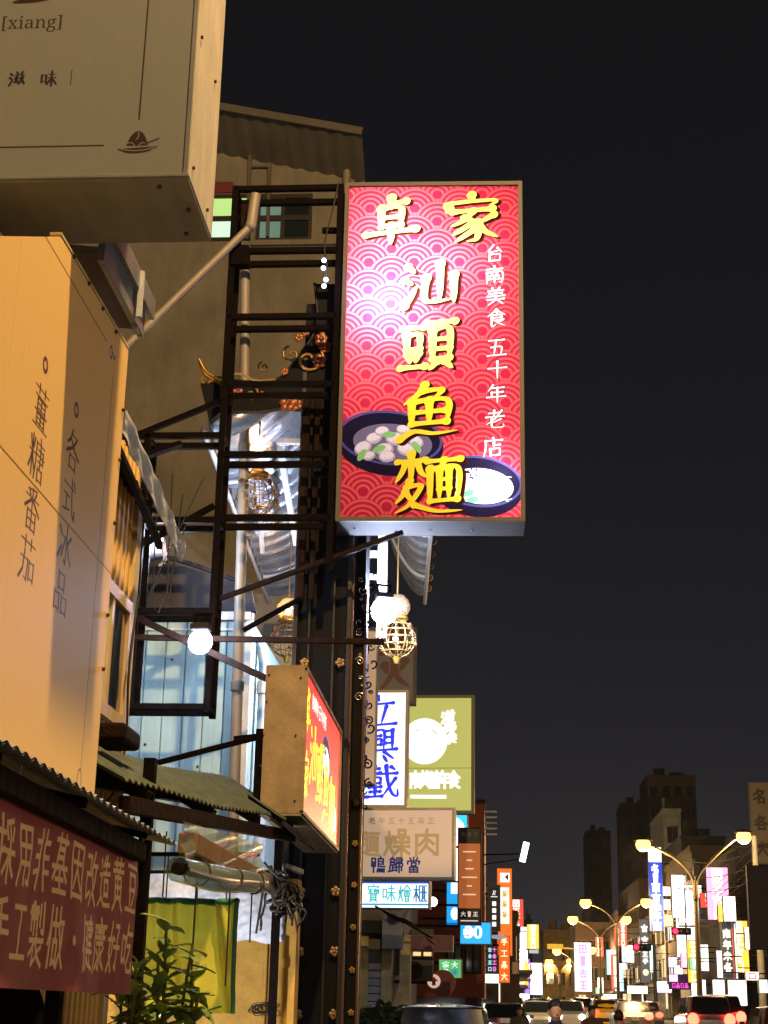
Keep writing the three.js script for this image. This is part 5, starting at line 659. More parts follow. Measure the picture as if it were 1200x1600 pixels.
signBox('cyan_b', { label: 'narrow blue lit sign with white squares left of the brown sign', bg: '#1c98dc', lit: 1.3, draw: (c, W, H) => { c.fillStyle = '#fff'; c.fillRect(W * 0.3, 0, W * 0.6, H * 0.26); c.beginPath(); c.ellipse(W * 0.6, H * 0.7, W * 0.3, H * 0.14, 0, 0, 7); c.fill(); c.fillStyle = '#0c5aa8'; c.fillRect(0, H * 0.9, W, H * 0.1); } });
signBox('blue', { label: 'small blue lit sign with white numerals under the brown sign', bg: '#1e9be6', lit: 1.5, draw: (c, W, H) => { c.fillStyle = '#fff'; c.font = 'bold ' + (H * 0.8 | 0) + 'px sans-serif'; c.fillText('30', W * 0.12, H * 0.74); c.fillRect(W * 0.1, H * 0.3, W * 0.35, H * 0.3); } });
signBox('black', { label: 'black lit sign with white emblem and four white squares', bg: '#0d0c12', lit: 1.2, draw: (c, W, H) => { c.fillStyle = '#fff'; for (let i = 0; i < 4; i++) c.fillRect(W * 0.34, H * (0.36 + i * 0.15), W * 0.34, H * 0.1); c.font = 'italic ' + (W * 0.5 | 0) + 'px serif'; c.fillText('R', W * 0.3, H * 0.22); c.fillRect(W * 0.2, H * 0.25, W * 0.6, H * 0.015); } });
signBox('orange_a', { label: 'tall orange lit sign with white arrow box at its top', bg: '#e06a22', lit: 1.25, draw: (c, W, H) => { c.fillStyle = '#fff'; c.fillRect(W * 0.2, H * 0.05, W * 0.66, H * 0.11); c.fillStyle = '#2a1c18'; c.beginPath(); c.moveTo(W * 0.76, H * 0.06); c.lineTo(W * 0.76, H * 0.14); c.lineTo(W * 0.52, H * 0.1); c.fill(); c.fillStyle = '#fff8e0'; c.fillRect(W * 0.2, H * 0.22, W * 0.62, H * 0.42); [...'果果果'].forEach((ch, i) => write(c, ch, W * 0.5, H * (0.3 + i * 0.12), W * 0.4, W * 0.4, 'brush', W * 0.06, '#c08a40')); } });
signBox('orange_b', { label: 'orange lit sign with yellow lettering below the arrow sign', bg: '#d8561c', lit: 1.4, draw: (c, W, H) => col(c, W, H, '手工果大', 0.6, '#ffe9b0', 0.09) });
signBox('purple', { label: 'dark sign with cyan and magenta lettering beside the orange sign', bg: '#16141c', lit: 1.3, draw: (c, W, H) => { col(c, W, H, '古台王口', 0.36, '#9fe0f0', 0.07, 'gothic', 0.28); col(c, W, H, '十各工日', 0.36, '#f07ae0', 0.07, 'gothic', 0.72); } });
signBox('white_c', { label: 'small bright white lit sign below the dark sign with magenta lettering', bg: '#e6fff4', lit: 1.6 });
signBox('green_s', { label: 'small green lit sign with pale characters above the round red sign', bg: '#4fb068', lit: 0.95, draw: (c, W, H) => { for (let i = 0; i < 2; i++) for (let j = 0; j < 2; j++) write(c, '宗大果米'[i * 2 + j], W * (0.3 + j * 0.4), H * (0.3 + i * 0.42), W * 0.32, H * 0.36, 'brush', W * 0.05, i && j ? '#1f7ab0' : '#d8fff0'); } });
signBox('darkred', { label: 'dim dark red horizontal sign below the white lit sign', bg: '#5c2a2c', draw: (c, W, H) => [...'大冒三'].forEach((ch, i) => write(c, ch, W * (0.3 + i * 0.24), H * 0.45, W * 0.16, H * 0.6, 'gothic', W * 0.018, '#8a4a4a')) });
{
  const [x, y, z, w, h] = G.redround, g = thing('round_sign', 'round dark red sign with white disc and red arrow emblem', 'sign', [x, y - h / 2, z]), r = w / 2;
  mesh('disc', new THREE.CylinderGeometry(r, r, 0.08, 32).rotateX(1.5708).translate(0, r, 0), mat(0x8a2c30, 0.5, 0, 'blotch'), g);
  const d = mesh('white_disc', new THREE.CylinderGeometry(r * 0.52, r * 0.52, 0.03, 24).rotateX(1.5708).translate(-r * 0.7, r * 1.12, 0.06), glow(0xf0c8b0, 0.75), g);
  mesh('arrow', extrude([[-0.04, -0.09], [0.04, -0.09], [0.04, 0.0], [0.1, 0.0], [0, 0.1], [-0.1, 0.0], [-0.04, 0.0]], 0.01).translate(-r * 0.7, r * 1.12, 0.077), mat(0xb02a20, 0.5), d);
  mesh('arm', bar([-r, r, 0], [-1.2, r, -0.05], 0.05), M.steel, g);
}
{
  const [x, y, z, w, h] = G.ac, g = thing('air_conditioner', 'grey outdoor air conditioner unit with round fan grille', 'air conditioner', [x, y - h / 2, z]);
  mesh('case', rbox(w, h, 0.3, 0.02, 0, h / 2, -0.15), mat(0x6d6a66, 0.7, 0, 'streak'), g); mesh('fan_grille', [0.19, 0.14, 0.09, 0.04].map((r) => new THREE.TorusGeometry(r, 0.006, 5, 24).translate(-0.1, h / 2, 0.012)), M.dark, g); mesh('fan_recess', new THREE.CylinderGeometry(0.19, 0.19, 0.01, 24).rotateX(1.5708).translate(-0.1, h / 2, 0.003), M.dark, g); mesh('bracket', [bar([-w / 2, 0, -0.1], [-0.75, -0.02, -0.1], 0.05), bar([-0.25, -0.03, 0], [-0.25, -0.03, -0.4], 0.03)], M.steel, g);
}
// ---------------------------------------------------------------- houses on this side beyond the gate
function windowAt(g, x0, x1, y0, y1, z, pane, frame) {
  const w = mesh('window', [span(x0, x1, y1 - 0.06, y1, z - 0.02, z + 0.05), span(x0, x1, y0, y0 + 0.06, z - 0.02, z + 0.05), span(x0, x0 + 0.06, y0 + 0.06, y1 - 0.06, z - 0.02, z + 0.05), span(x1 - 0.06, x1, y0 + 0.06, y1 - 0.06, z - 0.02, z + 0.05), span((x0 + x1) / 2 - 0.03, (x0 + x1) / 2 + 0.03, y0 + 0.06, y1 - 0.06, z - 0.02, z + 0.04)], frame ?? M.whitesteel, g);
  mesh('pane', span(x0 + 0.06, x1 - 0.06, y0 + 0.06, y1 - 0.06, z + 0.002, z + 0.012), pane ?? M.glassdark, w);
}
{
  const g = thing('shop_house', 'dim grey shop house with shutters and cream pilasters past the gate', 'building', [-2.1, 0, -32.5]);
  mesh('wall', span(-8, -0.15, 0, 8.6, -13, -0.02), M.concrete, g); mesh('pilaster', [span(-0.6, -0.42, 0, 3.1, -0.019, 0.12)], M.cream, g); mesh('pilaster', span(-0.15, 0.05, 0, 3.1, -0.5, 0.1), M.cream, g); mesh('pilaster', span(0.2, 0.42, 0, 3.1, -0.6, -0.2), M.cream, g);
  mesh('shutter', [...Array(14)].map((_, i) => rbox(0.3, 0.14, 0.03, 0.01, -0.28, 0.5 + i * 0.15, 0.02)), M.galv, g); mesh('roof_slab', span(-8, 0.3, 3.1, 3.35, -13, 0.3), M.dark, g);
  mesh('side_wall', span(-0.149, -0.05, 0, 8.2, -13, -0.6), M.concrete, g);
}
{
  const [x, y, z, w, h] = G.orangewall, x1 = x + w / 2, top = y + h / 2, g = thing('orange_building', 'orange painted building with black framed windows behind the brown sign', 'building', [x1, 0, z]);
  mesh('wall', span(-7, 0, 2.05, top, -10, -0.02), M.orangepaint, g); mesh('ground_floor', span(-7, -0.1, 0, 2.04, -10, -0.6), M.concrete, g); mesh('parapet', span(-7, 0.04, top, top + 0.12, -10, 0.06), M.dark, g);
  for (let i = 0; i < 5; i++) mesh('vent_fin', span(0.002, 0.4, top - 0.25 - i * 0.18, top - 0.2 - i * 0.18, -0.3, -0.25), M.galv, g);
  for (const [a, b] of [[-0.62, -0.1], [-1.2, -0.68]]) windowAt(g, a, b, 2.75, 3.65, -0.018, M.glassdark, M.dark);
  mesh('pillar', span(-0.6, -0.2, 0.3, 2.04, -0.59, -0.2), mat(0x5c2a22, 0.7, 0, 'plaster'), g); mesh('shop_light', span(-1.6, -0.8, 1.55, 1.75, -0.4, -0.3), glow(0xe6f6ff, 1.6), g); mesh('lamp_arm', [bar([0, 6.4, -0.1], [1.25, 6.45, -0.1], 0.04), bar([0, 6.1, -0.1], [1.25, 6.3, -0.1], 0.03)], M.steel, g); mesh('lamp_tube', rod([1.2, 6.2, -0.08], [1.34, 6.8, -0.08], 0.1), glow(0xe0ecff, 5), g);
}
{
  const g = thing('shop_house', 'dim shop house block past the orange building with lit ground floor', 'building', [0, 0, -63]); mesh('wall', span(-8, 0.1, 0.4, 6.2, -30, 0), M.concrete, g); mesh('shop_light', span(-0.8, 0.05, 1.7, 1.95, 0.002, 0.05), glow(0xe6f6ff, 2), g);
  const [x, y, z, w, h] = G.rotor, d = thing('dish_lamp', 'pale shallow dish lamp between the blue and orange signs', 'lamp', [x, y, z]); mesh('dish', new THREE.LatheGeometry([[0, 0.1], [0.2, 0.08], [0.34, 0], [0.33, -0.02], [0, -0.05]].map((p) => new THREE.Vector2(...p)), 20), glow(0xb8c4e0, 0.6), d); mesh('stem', rod([0, 0.1, 0], [-0.2, 0.9, -0.3], 0.03), M.steel, d);
}
{ // shop front lights and clutter low down beyond the pillar
  const g = thing('wall_lamp', 'small round white wall lamp beside the white and teal sign', 'lamp', [-1.15, 3.62, -30.5]); mesh('globe', ball(0.09, 0, 0, 0, 16, 12), glow(0xf4f8ff, 8), g); mesh('arm', bar([-0.08, 0, 0], [-0.98, 0.05, -0.2], 0.03), M.steel, g);
  const l = new THREE.PointLight(0xf0f6ff, 3); l.position.set(0, 0, 0.14); l.shadow.radius = 4; l.castShadow = true; g.add(l);
  const b = thing('utility_box', 'grey wall box with round vent between the cream pilasters', 'utility box', [-2.0, 2.85, -31.8]); mesh('case', rbox(0.42, 0.75, 0.16, 0.015, 0, 0.3, 0), M.concrete, b); mesh('vent', new THREE.CylinderGeometry(0.11, 0.11, 0.02, 18).rotateX(1.5708).translate(0, 0.5, 0.085), M.dark, b);
  const w = thing('lit_window', 'small warm lit window above the air conditioner', 'window', [-1.55, 2.75, -35.2]); mesh('frame', [span(-0.24, 0.24, -0.03, 0, -0.1, 0.02), span(-0.24, 0.24, 0.3, 0.33, -0.1, 0.02), span(-0.02, 0.02, 0, 0.3, -0.1, 0.02)], M.dark, w); for (const s of [-1, 1]) mesh('pane', span(s < 0 ? -0.2 : 0.03, s < 0 ? -0.03 : 0.2, 0.02, 0.28, -0.04, 0), glow(0xffd08a, 1.2), w); mesh('panel', span(-0.6, 0.24, -0.4, 0.6, -0.2, -0.11), M.concrete, w);
  const k = thing('awning', 'dark folded canvas awning beyond the pillar', 'awning', [-1.62, 2.9, -28.5]); mesh('canvas', sheetGrid(8, 8, 0.01, (u, v) => [-0.5 + u * 1.05, 0.55 - u * 0.6 - 0.06 * Math.sin(u * 8), -v * 1.6], [0, -1, 0]), M.dark, k); mesh('rod', bar([-0.5, 0.5, 0], [0.55, -0.05, 0], 0.03), M.steel, k);
}
function shrub(label, x, y, z, R, n, seedColor) {
  const g = thing('street_shrub', label, 'plant', [x, y, z]); mesh('pot', new THREE.CylinderGeometry(0.22, 0.16, 0.35, 16).translate(0, 0.175, 0), M.brownrust, g);
  const st = []; for (let i = 0; i < 6; i++) st.push(tube([[0, 0.3, 0], [rr(-0.2, 0.2), 0.7, rr(-0.2, 0.2)], [rr(-0.5, 0.5) * R, 1 + rr(0, 0.5), rr(-0.4, 0.4) * R]], 0.015, 12, 5)); mesh('stem', st, M.brownrust, g);
  const leaf = grid(2, 3, (u, v) => [(u - 0.5) * 0.07 * Math.sin(Math.PI * (v * 0.92 + 0.06)), -0.03 * v * v, v * 0.15]);
  const im = new THREE.InstancedMesh(leaf, new THREE.MeshPhysicalMaterial({ color: seedColor, roughness: 0.55, transmission: 0.2, thickness: 0, side: THREE.DoubleSide }), n); im.name = 'foliage'; im.userData.kind = 'stuff';
  const o = new THREE.Object3D(); for (let i = 0; i < n; i++) { const a = rr(0, 6.28), b = Math.acos(rr(-1, 1)), r = R * Math.cbrt(rr(0.15, 1)) * (0.75 + 0.4 * fbm(Math.cos(a) * 2 + x, b * 2, z)); o.position.set(Math.cos(a) * Math.sin(b) * r, 1.25 + Math.cos(b) * r * 0.95, Math.sin(a) * Math.sin(b) * r); o.rotation.set(rr(-1, 1), rr(0, 6.28), rr(-1, 1)); o.scale.setScalar(rr(0.7, 1.5)); o.updateMatrix(); im.setMatrixAt(i, o.matrix); } g.add(im);
}
shrub('dark leafy potted shrub right beyond the black pillar', -1.75, 0, -25, 0.62, 900, 0x3c5028); shrub('dark round potted shrub beside the parked dark car', -1.55, 0, -29, 0.6, 800, 0x2c3a26);

// ---------------------------------------------------------------- far signs and buildings
const FL = (key, label, bg, lit, draw, extra = {}) => signBox(key, { label, bg, lit, draw, to: G[key][0] > 8 ? G[key][0] + 1.2 : G[key][0] - 1, d: 0.4, q: 60, box: M.concrete, ...extra });
const W3 = (s, color, size = 0.7) => (c, W, H) => col(c, W, H, s, size, color, 0.1);
FL('fblue', 'tall blue vertical sign with white characters and bright white cap', '#1c3cc0', 1.5, (c, W, H) => { c.fillStyle = '#fff'; c.fillRect(0, 0, W, H * 0.18); col(c, W, H, '名冒面古未年南', 0.62, '#fff', 0.1, 'gothic', 0.5, 0.2, 1); }, { d: 0.5 });
FL('fwhite_tall', 'tall plain white lit sign beside the lamp pole', '#ffffff', 2.4, null);
FL('fredorange', 'red and orange lit sign with white top beside the lamp pole', '#e8502c', 1.5, (c, W, H) => { c.fillStyle = '#fff2dc'; c.fillRect(0, 0, W, H * 0.55); c.fillStyle = '#e88a6a'; c.beginPath(); c.arc(W * 0.5, H * 0.2, W * 0.26, 0, 7); c.fill(); col(c, W, H, '大王美', 0.4, '#fff6e0', 0.1, 'gothic', 0.5, 0.6, 0.95); });
FL('fpinkwhite', 'wide white lit sign with pink lettering under the distant street lamps', '#ffeef8', 2, W3('田冒古王', '#e07ac0', 0.5));
FL('fpurple_l', 'slim purple lit vertical sign at the far end of the street', '#9a6af0', 2, W3('口王工日', '#ffffff'));
FL('fwhite_l', 'white bluish lit sign beside the slim purple sign', '#e8f0ff', 2.2, W3('王', '#c8d8f0'));
FL('fredwhite', 'red edged white vertical sign left of the traffic lamp pole', '#d84a40', 1.4, (c, W, H) => { c.fillStyle = '#fff4ec'; c.fillRect(W * 0.3, H * 0.05, W * 0.7, H * 0.55); c.fillRect(W * 0.3, H * 0.64, W * 0.7, H * 0.3); });
FL('fwhitegrey', 'grey vertical sign with white blocks and a round white disc', '#5c5a58', 1.1, (c, W, H) => { col(c, W, H, '古古', 0.7, '#fff', 0.22, 'gothic', 0.5, 0.05, 0.42); col(c, W, H, '王手', 0.6, '#fff', 0.16, 'gothic', 0.5, 0.5, 0.72); c.fillStyle = '#fff6d0'; c.beginPath(); c.arc(W * 0.5, H * 0.84, W * 0.36, 0, 7); c.fill(); });
FL('fwhite_r', 'blank bright white lit panel above the dark lettered sign', '#ffffff', 2.4, null);
FL('fdark_r', 'dark vertical sign with white lettering and red edge stripe', '#2c3436', 1.1, (c, W, H) => { col(c, W, H, '南年未各', 0.5, '#f4fbff', 0.1, 'gothic', 0.4, 0.1, 0.9); c.fillStyle = '#b04038'; c.fillRect(W * 0.74, 0, W * 0.07, H); c.fillStyle = '#dff2ff'; c.fillRect(W * 0.9, H * 0.02, W * 0.1, H); });
FL('fwhite_r2', 'white warm lit sign hung on the utility pole', '#fffdf4', 2.2, null);
FL('fbillboard', 'large dark unlit billboard panel at the right roadside', '#2a2226', 0, null, { box: M.dark });
FL('fname', 'dim grey building name sign with dark characters high on the right', '#857a66', 0, W3('名各大', '#3a3026', 0.7));
FL('fshop1', 'wide overexposed white shop front sign behind the red tail lights', '#ffffff', 2.6, null, { cast: 0xffffff, power: 3 });
FL('fshop2', 'bright white shop window sign beside the purple lettered sign', '#fff6f4', 2.4, null);
FL('fshop3', 'white lit shop sign with pale blue edge low over the traffic', '#eef4ff', 2.2, (c, W, H) => { c.fillStyle = '#b8a0c8'; c.fillRect(0, H * 0.8, W, H * 0.2); });
FL('fshop4', 'white oval lit shop sign behind the traffic lamp pole', '#f8fff4', 2.2, null);
FL('fshop5', 'small pale blue lit shop sign above the distant cars', '#e0f4ff', 2, null);
FL('fpurple_s', 'magenta lettered shop sign above the traffic', '#2c1030', 1.6, (c, W, H) => { c.fillStyle = '#f4c8f0'; c.fillRect(0, 0, W * 0.4, H * 0.5); [...'口品口品'].forEach((ch, i) => write(c, ch, W * (0.2 + i * 0.2), H * 0.76, W * 0.16, H * 0.36, 'gothic', W * 0.03, '#ff4ad0')); });
FL('fpurple_box', 'small lilac lit box sign right of the white disc sign', '#f0c8f4', 1.8, null);
FL('fpink_r', 'small white and pink lit sign at the right kerb', '#ffeef0', 2, W3('一', '#a04050'));
FL('fwhite_low', 'white lit shop window low at the far left kerb', '#fff4f4', 2.2, null);
FL('fteal_low', 'small teal and white lit sign at the right edge of the street', '#c8f4f0', 1.5, null);
FL('fscreen', 'tilted pale screen sign on the far left roof', '#b8c8d8', 0.8, null);
FL('fwhite_lit1', 'upper lit window panel beside the tall blue sign', '#fff0d8', 1.6, null, { name: 'lit_window' }); FL('fwhite_lit2', 'middle lit window panel beside the tall blue sign', '#fff0d8', 1.5, null, { name: 'lit_window' }); FL('fwhite_lit3', 'lower orange lit window panel beside the tall blue sign', '#ffd8a8', 1.5, null, { name: 'lit_window' });
FL('fblue_v', 'slim pale violet lit strip sign left of the dark lettered sign', '#c8c8ff', 1.8, null);
FL('dim_t', 'small dim beige sign past the orange signs', '#6a625c', 0, W3('目目', '#8a8278'), { to: -0.2 });
const distant = { concrete: M.concrete, tan: mat(0x8a7a62, 0.9, 0, 'plaster'), pale: mat(0xa8aca4, 0.9, 0, 'plaster'), brown: mat(0x5a4638, 0.9, 0, 'plaster'), dark: mat(0x3a3538, 0.9, 0, 'plaster'), ochre: mat(0xa88a50, 0.9, 0, 'plaster') };
function block(key, label, m, extra = 0, cols = 0, lit = 0) {
  const [x, y, z, w, h] = G[key], top = y + h / 2, b = roadY(z), W = w + extra, g = thing('far_building', label, 'building', [x - w / 2 + W / 2, b, z]);
  const H = top - b; mesh('wall', span(-W / 2, W / 2, 0, H, -14, 0), m, g); mesh('parapet', span(-W / 2 - 0.1, W / 2 + 0.1, H + 0.002, H + 0.35, -14, 0.12), m, g); mesh('roof_tank', [new THREE.CylinderGeometry(W * 0.12, W * 0.12, 1.6, 14).translate(-W * 0.2, H + 1.15, -4), box(W * 0.3, 1.2, 2, W * 0.2, H + 0.95, -6)], m, g);
  if (cols) { const cw = W / cols, fl = Math.max(1, Math.floor(H / 3.4)); for (let j = 0; j < fl; j++) for (let i = 0; i < cols; i++) { const cx = -W / 2 + cw * (i + 0.5), y0 = 1.1 + j * 3.4; if (y0 + 1.8 > H) continue; const on = rnd() < lit; const q = mesh('window', [span(cx - cw * 0.32, cx + cw * 0.32, y0 - 0.08, y0, 0.002, 0.12), span(cx - cw * 0.32, cx + cw * 0.32, y0 + 1.6, y0 + 1.68, 0.002, 0.12), span(cx - 0.04, cx + 0.04, y0, y0 + 1.6, 0.002, 0.08)], M.pole, g); mesh('pane', span(cx - cw * 0.3, cx + cw * 0.3, y0, y0 + 1.6, 0.002, 0.03), on ? glow(rnd() < 0.6 ? 0xffd9a0 : 0xe0f0ff, 1.1) : M.glassdark, q); } }
}
block('b_haze1', 'tallest hazy tower rising behind the tall blue sign', distant.tan, 0, 4, 0.0); block('b_haze2', 'hazy brown tower left of the tallest tower', distant.tan, 0, 3, 0.02); block('b_haze3', 'narrow dark hazy tower left of the brown tower', distant.dark, 0, 2, 0.02);
block('b_grey', 'slim grey tower with balconies right of the blue sign', distant.pale, 0, 1, 0.2); block('b_grey2', 'dark stepped building behind the twin arm lamp pole', distant.dark, 0, 3, 0.12); block('b_low1', 'low yellowish building far down the street', distant.ochre, 0, 3, 0.15); block('b_low2', 'mid height building behind the pink and white sign', distant.brown, 0, 4, 0.25);
block('b_far_l', 'small dark building at the far left end', distant.dark, 0, 0); block('b_left_block', 'plain dim block past the orange signs', distant.brown, 0, 0); block('b_pale', 'pale narrow house right of the lamp pole', distant.pale, 0, 1, 0.1); block('b_right', 'dark house at the right edge behind the billboard', distant.dark, 6, 3, 0.2); block('b_mid', 'narrow dark house behind the white panel signs', distant.brown, 0, 1, 0.2); block('b_brown', 'brown house behind the red traffic signal', distant.brown, 0, 2, 0.3);
for (const [z, y, lab] of [[-40, 3.2, 'long added white fill sign across the road facing the gate'], [-6, 3.4, 'long added white fill sign across the road facing the yellow fascia'], [14, 3.4, 'long added white fill sign across the road behind the camera side lamp']]) {
  const g = thing('lit_sign', lab, 'sign', [14.2, y, z], -Math.PI / 2); if (z === -40) g.position.x = 16.5; mesh('housing', span(-4, 4, 0, 1.4, -0.3, -0.01), M.concrete, g); face('lit_face', canvas(64, 16, paint('#fff2e4')), 7.9, 1.3, 0, 0.7, 0, 2, g); mesh('house_wall', span(-5, 5, -y, 9 - y, -6, -0.31), M.concrete, g);
  const l = new THREE.RectAreaLight(0xfff0e2, 6, 7.9, 1.3); l.position.set(0, 0.7, 0.06); l.rotation.y = Math.PI; g.add(l);  // unseen sign added for neutral fill on the near facades
}
// rows of shop houses along the far side of the road and at the bend on this side
const facade = [distant.concrete, distant.tan, distant.pale, distant.brown, distant.ochre];
function rowHouse(label, x, z, len, H, m, s, k) { // street face towards s, shop strip lit, one window part per bay and storey
  const g = thing('row_house', label, 'building', [x, roadY(z), z], s < 0 ? -Math.PI / 2 : Math.PI / 2, 'shop houses in rows down the street');
  mesh('wall', span(-len / 2 + 0.05, len / 2 - 0.05, 2.9, H, -9, 0), m, g); mesh('shop_recess', span(-len / 2 + 0.05, len / 2 - 0.05, 0, 2.88, -9, -1.2), m, g);
  mesh('canopy', span(-len / 2, len / 2, 2.885, 3.1, 0.003, 1.1), M.concrete, g); mesh('shop_light', span(-len / 2 + 0.6, len / 2 - 0.6, 1.0, 2.6, -1.19, -1.1), glow([0xfff2dc, 0xe8f4ff, 0xffdca8][k % 3], 1.3 + (k % 2)), g);
  for (let i = 0; i < 3; i++) mesh('column', span(-len / 2 + 0.1 + i * (len - 0.7) / 2, -len / 2 + 0.6 + i * (len - 0.7) / 2, 0, 2.88, -1.0, -0.1), m, g);
  const bays = Math.max(2, Math.round(len / 4)), bw = len / bays; for (let y = 3.7; y + 1.7 < H; y += 3.1) for (let i = 0; i < bays; i++) { const cx = -len / 2 + bw * (i + 0.5), q = mesh('window', [span(cx - bw * 0.34, cx + bw * 0.34, y - 0.1, y, 0.002, 0.25), span(cx - bw * 0.34, cx + bw * 0.34, y + 1.6, y + 1.68, 0.002, 0.2), span(cx - 0.05, cx + 0.05, y, y + 1.6, 0.03, 0.1)], M.pole, g); mesh('pane', span(cx - bw * 0.32, cx + bw * 0.32, y, y + 1.6, 0.002, 0.028), rnd() < 0.3 ? glow(rnd() < 0.6 ? 0xffd9a0 : 0xe0f0ff, 1) : M.glassdark, q); }
  mesh('parapet', span(-len / 2, len / 2, H + 0.002, H + 0.5, -9, 0.15), m, g);
}
[[-118, 18, 10.5], [-138, 20, 13], [-160, 22, 9.5], [-184, 24, 14], [-210, 26, 10], [-238, 28, 12.5], [-270, 30, 11], [-305, 36, 13]].forEach(([z, len, H], i) => rowHouse(['grey', 'tan', 'pale', 'brown', 'ochre'][i % 5] + ' row house with lit shop strip ' + (i > 4 ? 'beyond the ochre house opposite' : 'along the opposite pavement'), 16.2 - i * 0.12, z, len, H, facade[i % 5], -1, i));
[[-122, 26, 6.5], [-152, 30, 8], [-190, 38, 7], [-236, 46, 9]].forEach(([z, len, H], i) => rowHouse(['brown', 'pale', 'grey', 'tan'][i] + ' row house with lit shop strip past the orange signs', 1.6 + i * 0.55, z, len, H, [distant.brown, distant.pale, distant.concrete, distant.tan][i], 1, i));
// many small lit signs along both rows, too far off to read
const tint = [['white', '#fff6ec', 2.2], ['pink', '#ff9ac8', 1.8], ['red', '#e8382c', 1.8], ['amber', '#ffb43c', 1.8], ['cyan', '#a8ecff', 1.8], ['white', '#f2f6ff', 2.4], ['green', '#7ce0a0', 1.4]];
const tinyTex = tint.map(([n, c]) => canvas(32, 64, (x, W, H) => { paint(c)(x, W, H); col(x, W, H, '田王古口', 0.5, n === 'white' ? '#c8b8b0' : '#fff8f0', 0.09); }));
for (let i = 0; i < 64; i++) {
  const left = i % 4 === 3, z = -(left ? rr(100, 250) : rr(88, 290)), k = Math.floor(rnd() * tint.length), w = rr(0.5, 1.3), h = rnd() < 0.55 ? rr(1.4, 3.2) : rr(0.5, 0.9), y = rr(2.6, 7.5), x = left ? rr(1.6, 3.2) + (-z - 100) * 0.011 : rr(12.2, 14.6);
  const g = thing('hanging_sign', 'small ' + tint[k][0] + ' lit sign hung from the ' + (left ? 'near' : 'opposite') + ' row houses', 'sign', [x, roadY(z) + y, z], 0, 'small lit signs along the rows of houses');
  mesh('housing', span(-w / 2 - 0.03, w / 2 + 0.03, -0.03, h + 0.03, -0.3, -0.01), M.concrete, g); face('lit_face', tinyTex[k], w, h, 0, h / 2, 0, tint[k][2], g); mesh('arm', bar([left ? -w / 2 : w / 2, h * 0.7, -0.15], [left ? -1.6 : 16.5 - x, h * 0.7, -0.15], 0.06), M.steel, g);
}
// ---------------------------------------------------------------- traffic signals
function signal(p, poleX, label, yaw = 0) {
  const g = thing('traffic_signal', label, 'traffic light', [p[0], roadY(p[2]), p[2]], yaw), y = p[1] - roadY(p[2]);
  mesh('housing', rbox(1.15, 0.42, 0.24, 0.05, 0.35, y, 0), M.dark, g);
  const L = (x, m) => mesh('lens', new THREE.SphereGeometry(0.16, 16, 8).scale(1, 1, 0.4).translate(x, y, 0.12), m, g);
  L(0, glow(0xff1830, 9)); L(0.36, mat(0x2a2208, 0.4)); L(0.72, mat(0x0c2a14, 0.4));
  for (const x of [0, 0.36, 0.72]) mesh('visor', new THREE.CylinderGeometry(0.18, 0.18, 0.22, 14, 1, true, -1.6, 3.2).rotateX(1.5708).translate(x, y, 0.22), M.dark, g);
  const px = poleX - p[0]; mesh('arm', bar([0.2, y + 0.3, 0], [px, y + 0.3, 0], 0.1), M.pole, g); mesh('pole', rod([px, 0, 0], [px, y + 0.8, 0], 0.13, 0.09), M.pole, g);
}
signal(G.sig[0], 10, 'red traffic signal hung before the brown house'); signal(G.sig[1], 13.6, 'red traffic signal hung below the tall blue sign'); signal(G.sig[2], -0.4, 'red traffic signal low beside the orange signs');
{ const [x, y, z] = G.sig[3], g = thing('sign_gantry', 'yellow lit overhead direction arm far down the street', 'sign gantry', [x, roadY(z), z]); const h = y - roadY(z); mesh('arm', bar([-1.6, h, 0], [2.6, h - 0.2, 0], 0.16), mat(0xc8a030, 0.5), g); mesh('plate', rbox(1.6, 0.5, 0.08, 0.02, -0.8, h + 0.05, 0.12), glow(0xf0b820, 0.9), g); mesh('pole', rod([2.6, 0, 0], [2.6, h, 0], 0.14), M.pole, g); }
{ const g = thing('utility_pole', 'concrete utility pole at the right with wires', 'utility pole', [13.2, roadY(-80), -80]); mesh('pole', rod([0, 0, 0], [0, 9.6, 0], 0.2, 0.13), M.concrete, g); mesh('crossarm', bar([-1.1, 9.0, 0], [0.8, 9.2, 0], 0.1), M.steel, g); for (const i of [0, 1, 2, 3]) mesh('wire', tube([[-0.2 + i * 0.2, 8.9 - i * 0.3, 0], [0.2, 8 - i * 0.3, -25], [0.6 + i * 0.2, 8.8 - i * 0.3, -55]], 0.025, 24, 4), M.wire, g); for (const i of [0, 1, 2]) mesh('wire', tube([[-0.6, 8.6 - i * 0.7, 0], [-2.2, 8.2 - i * 0.7, 0.3], [-4.0, 8.3 - i * 0.7, 0.6]], 0.02, 20, 4), M.wire, g); }
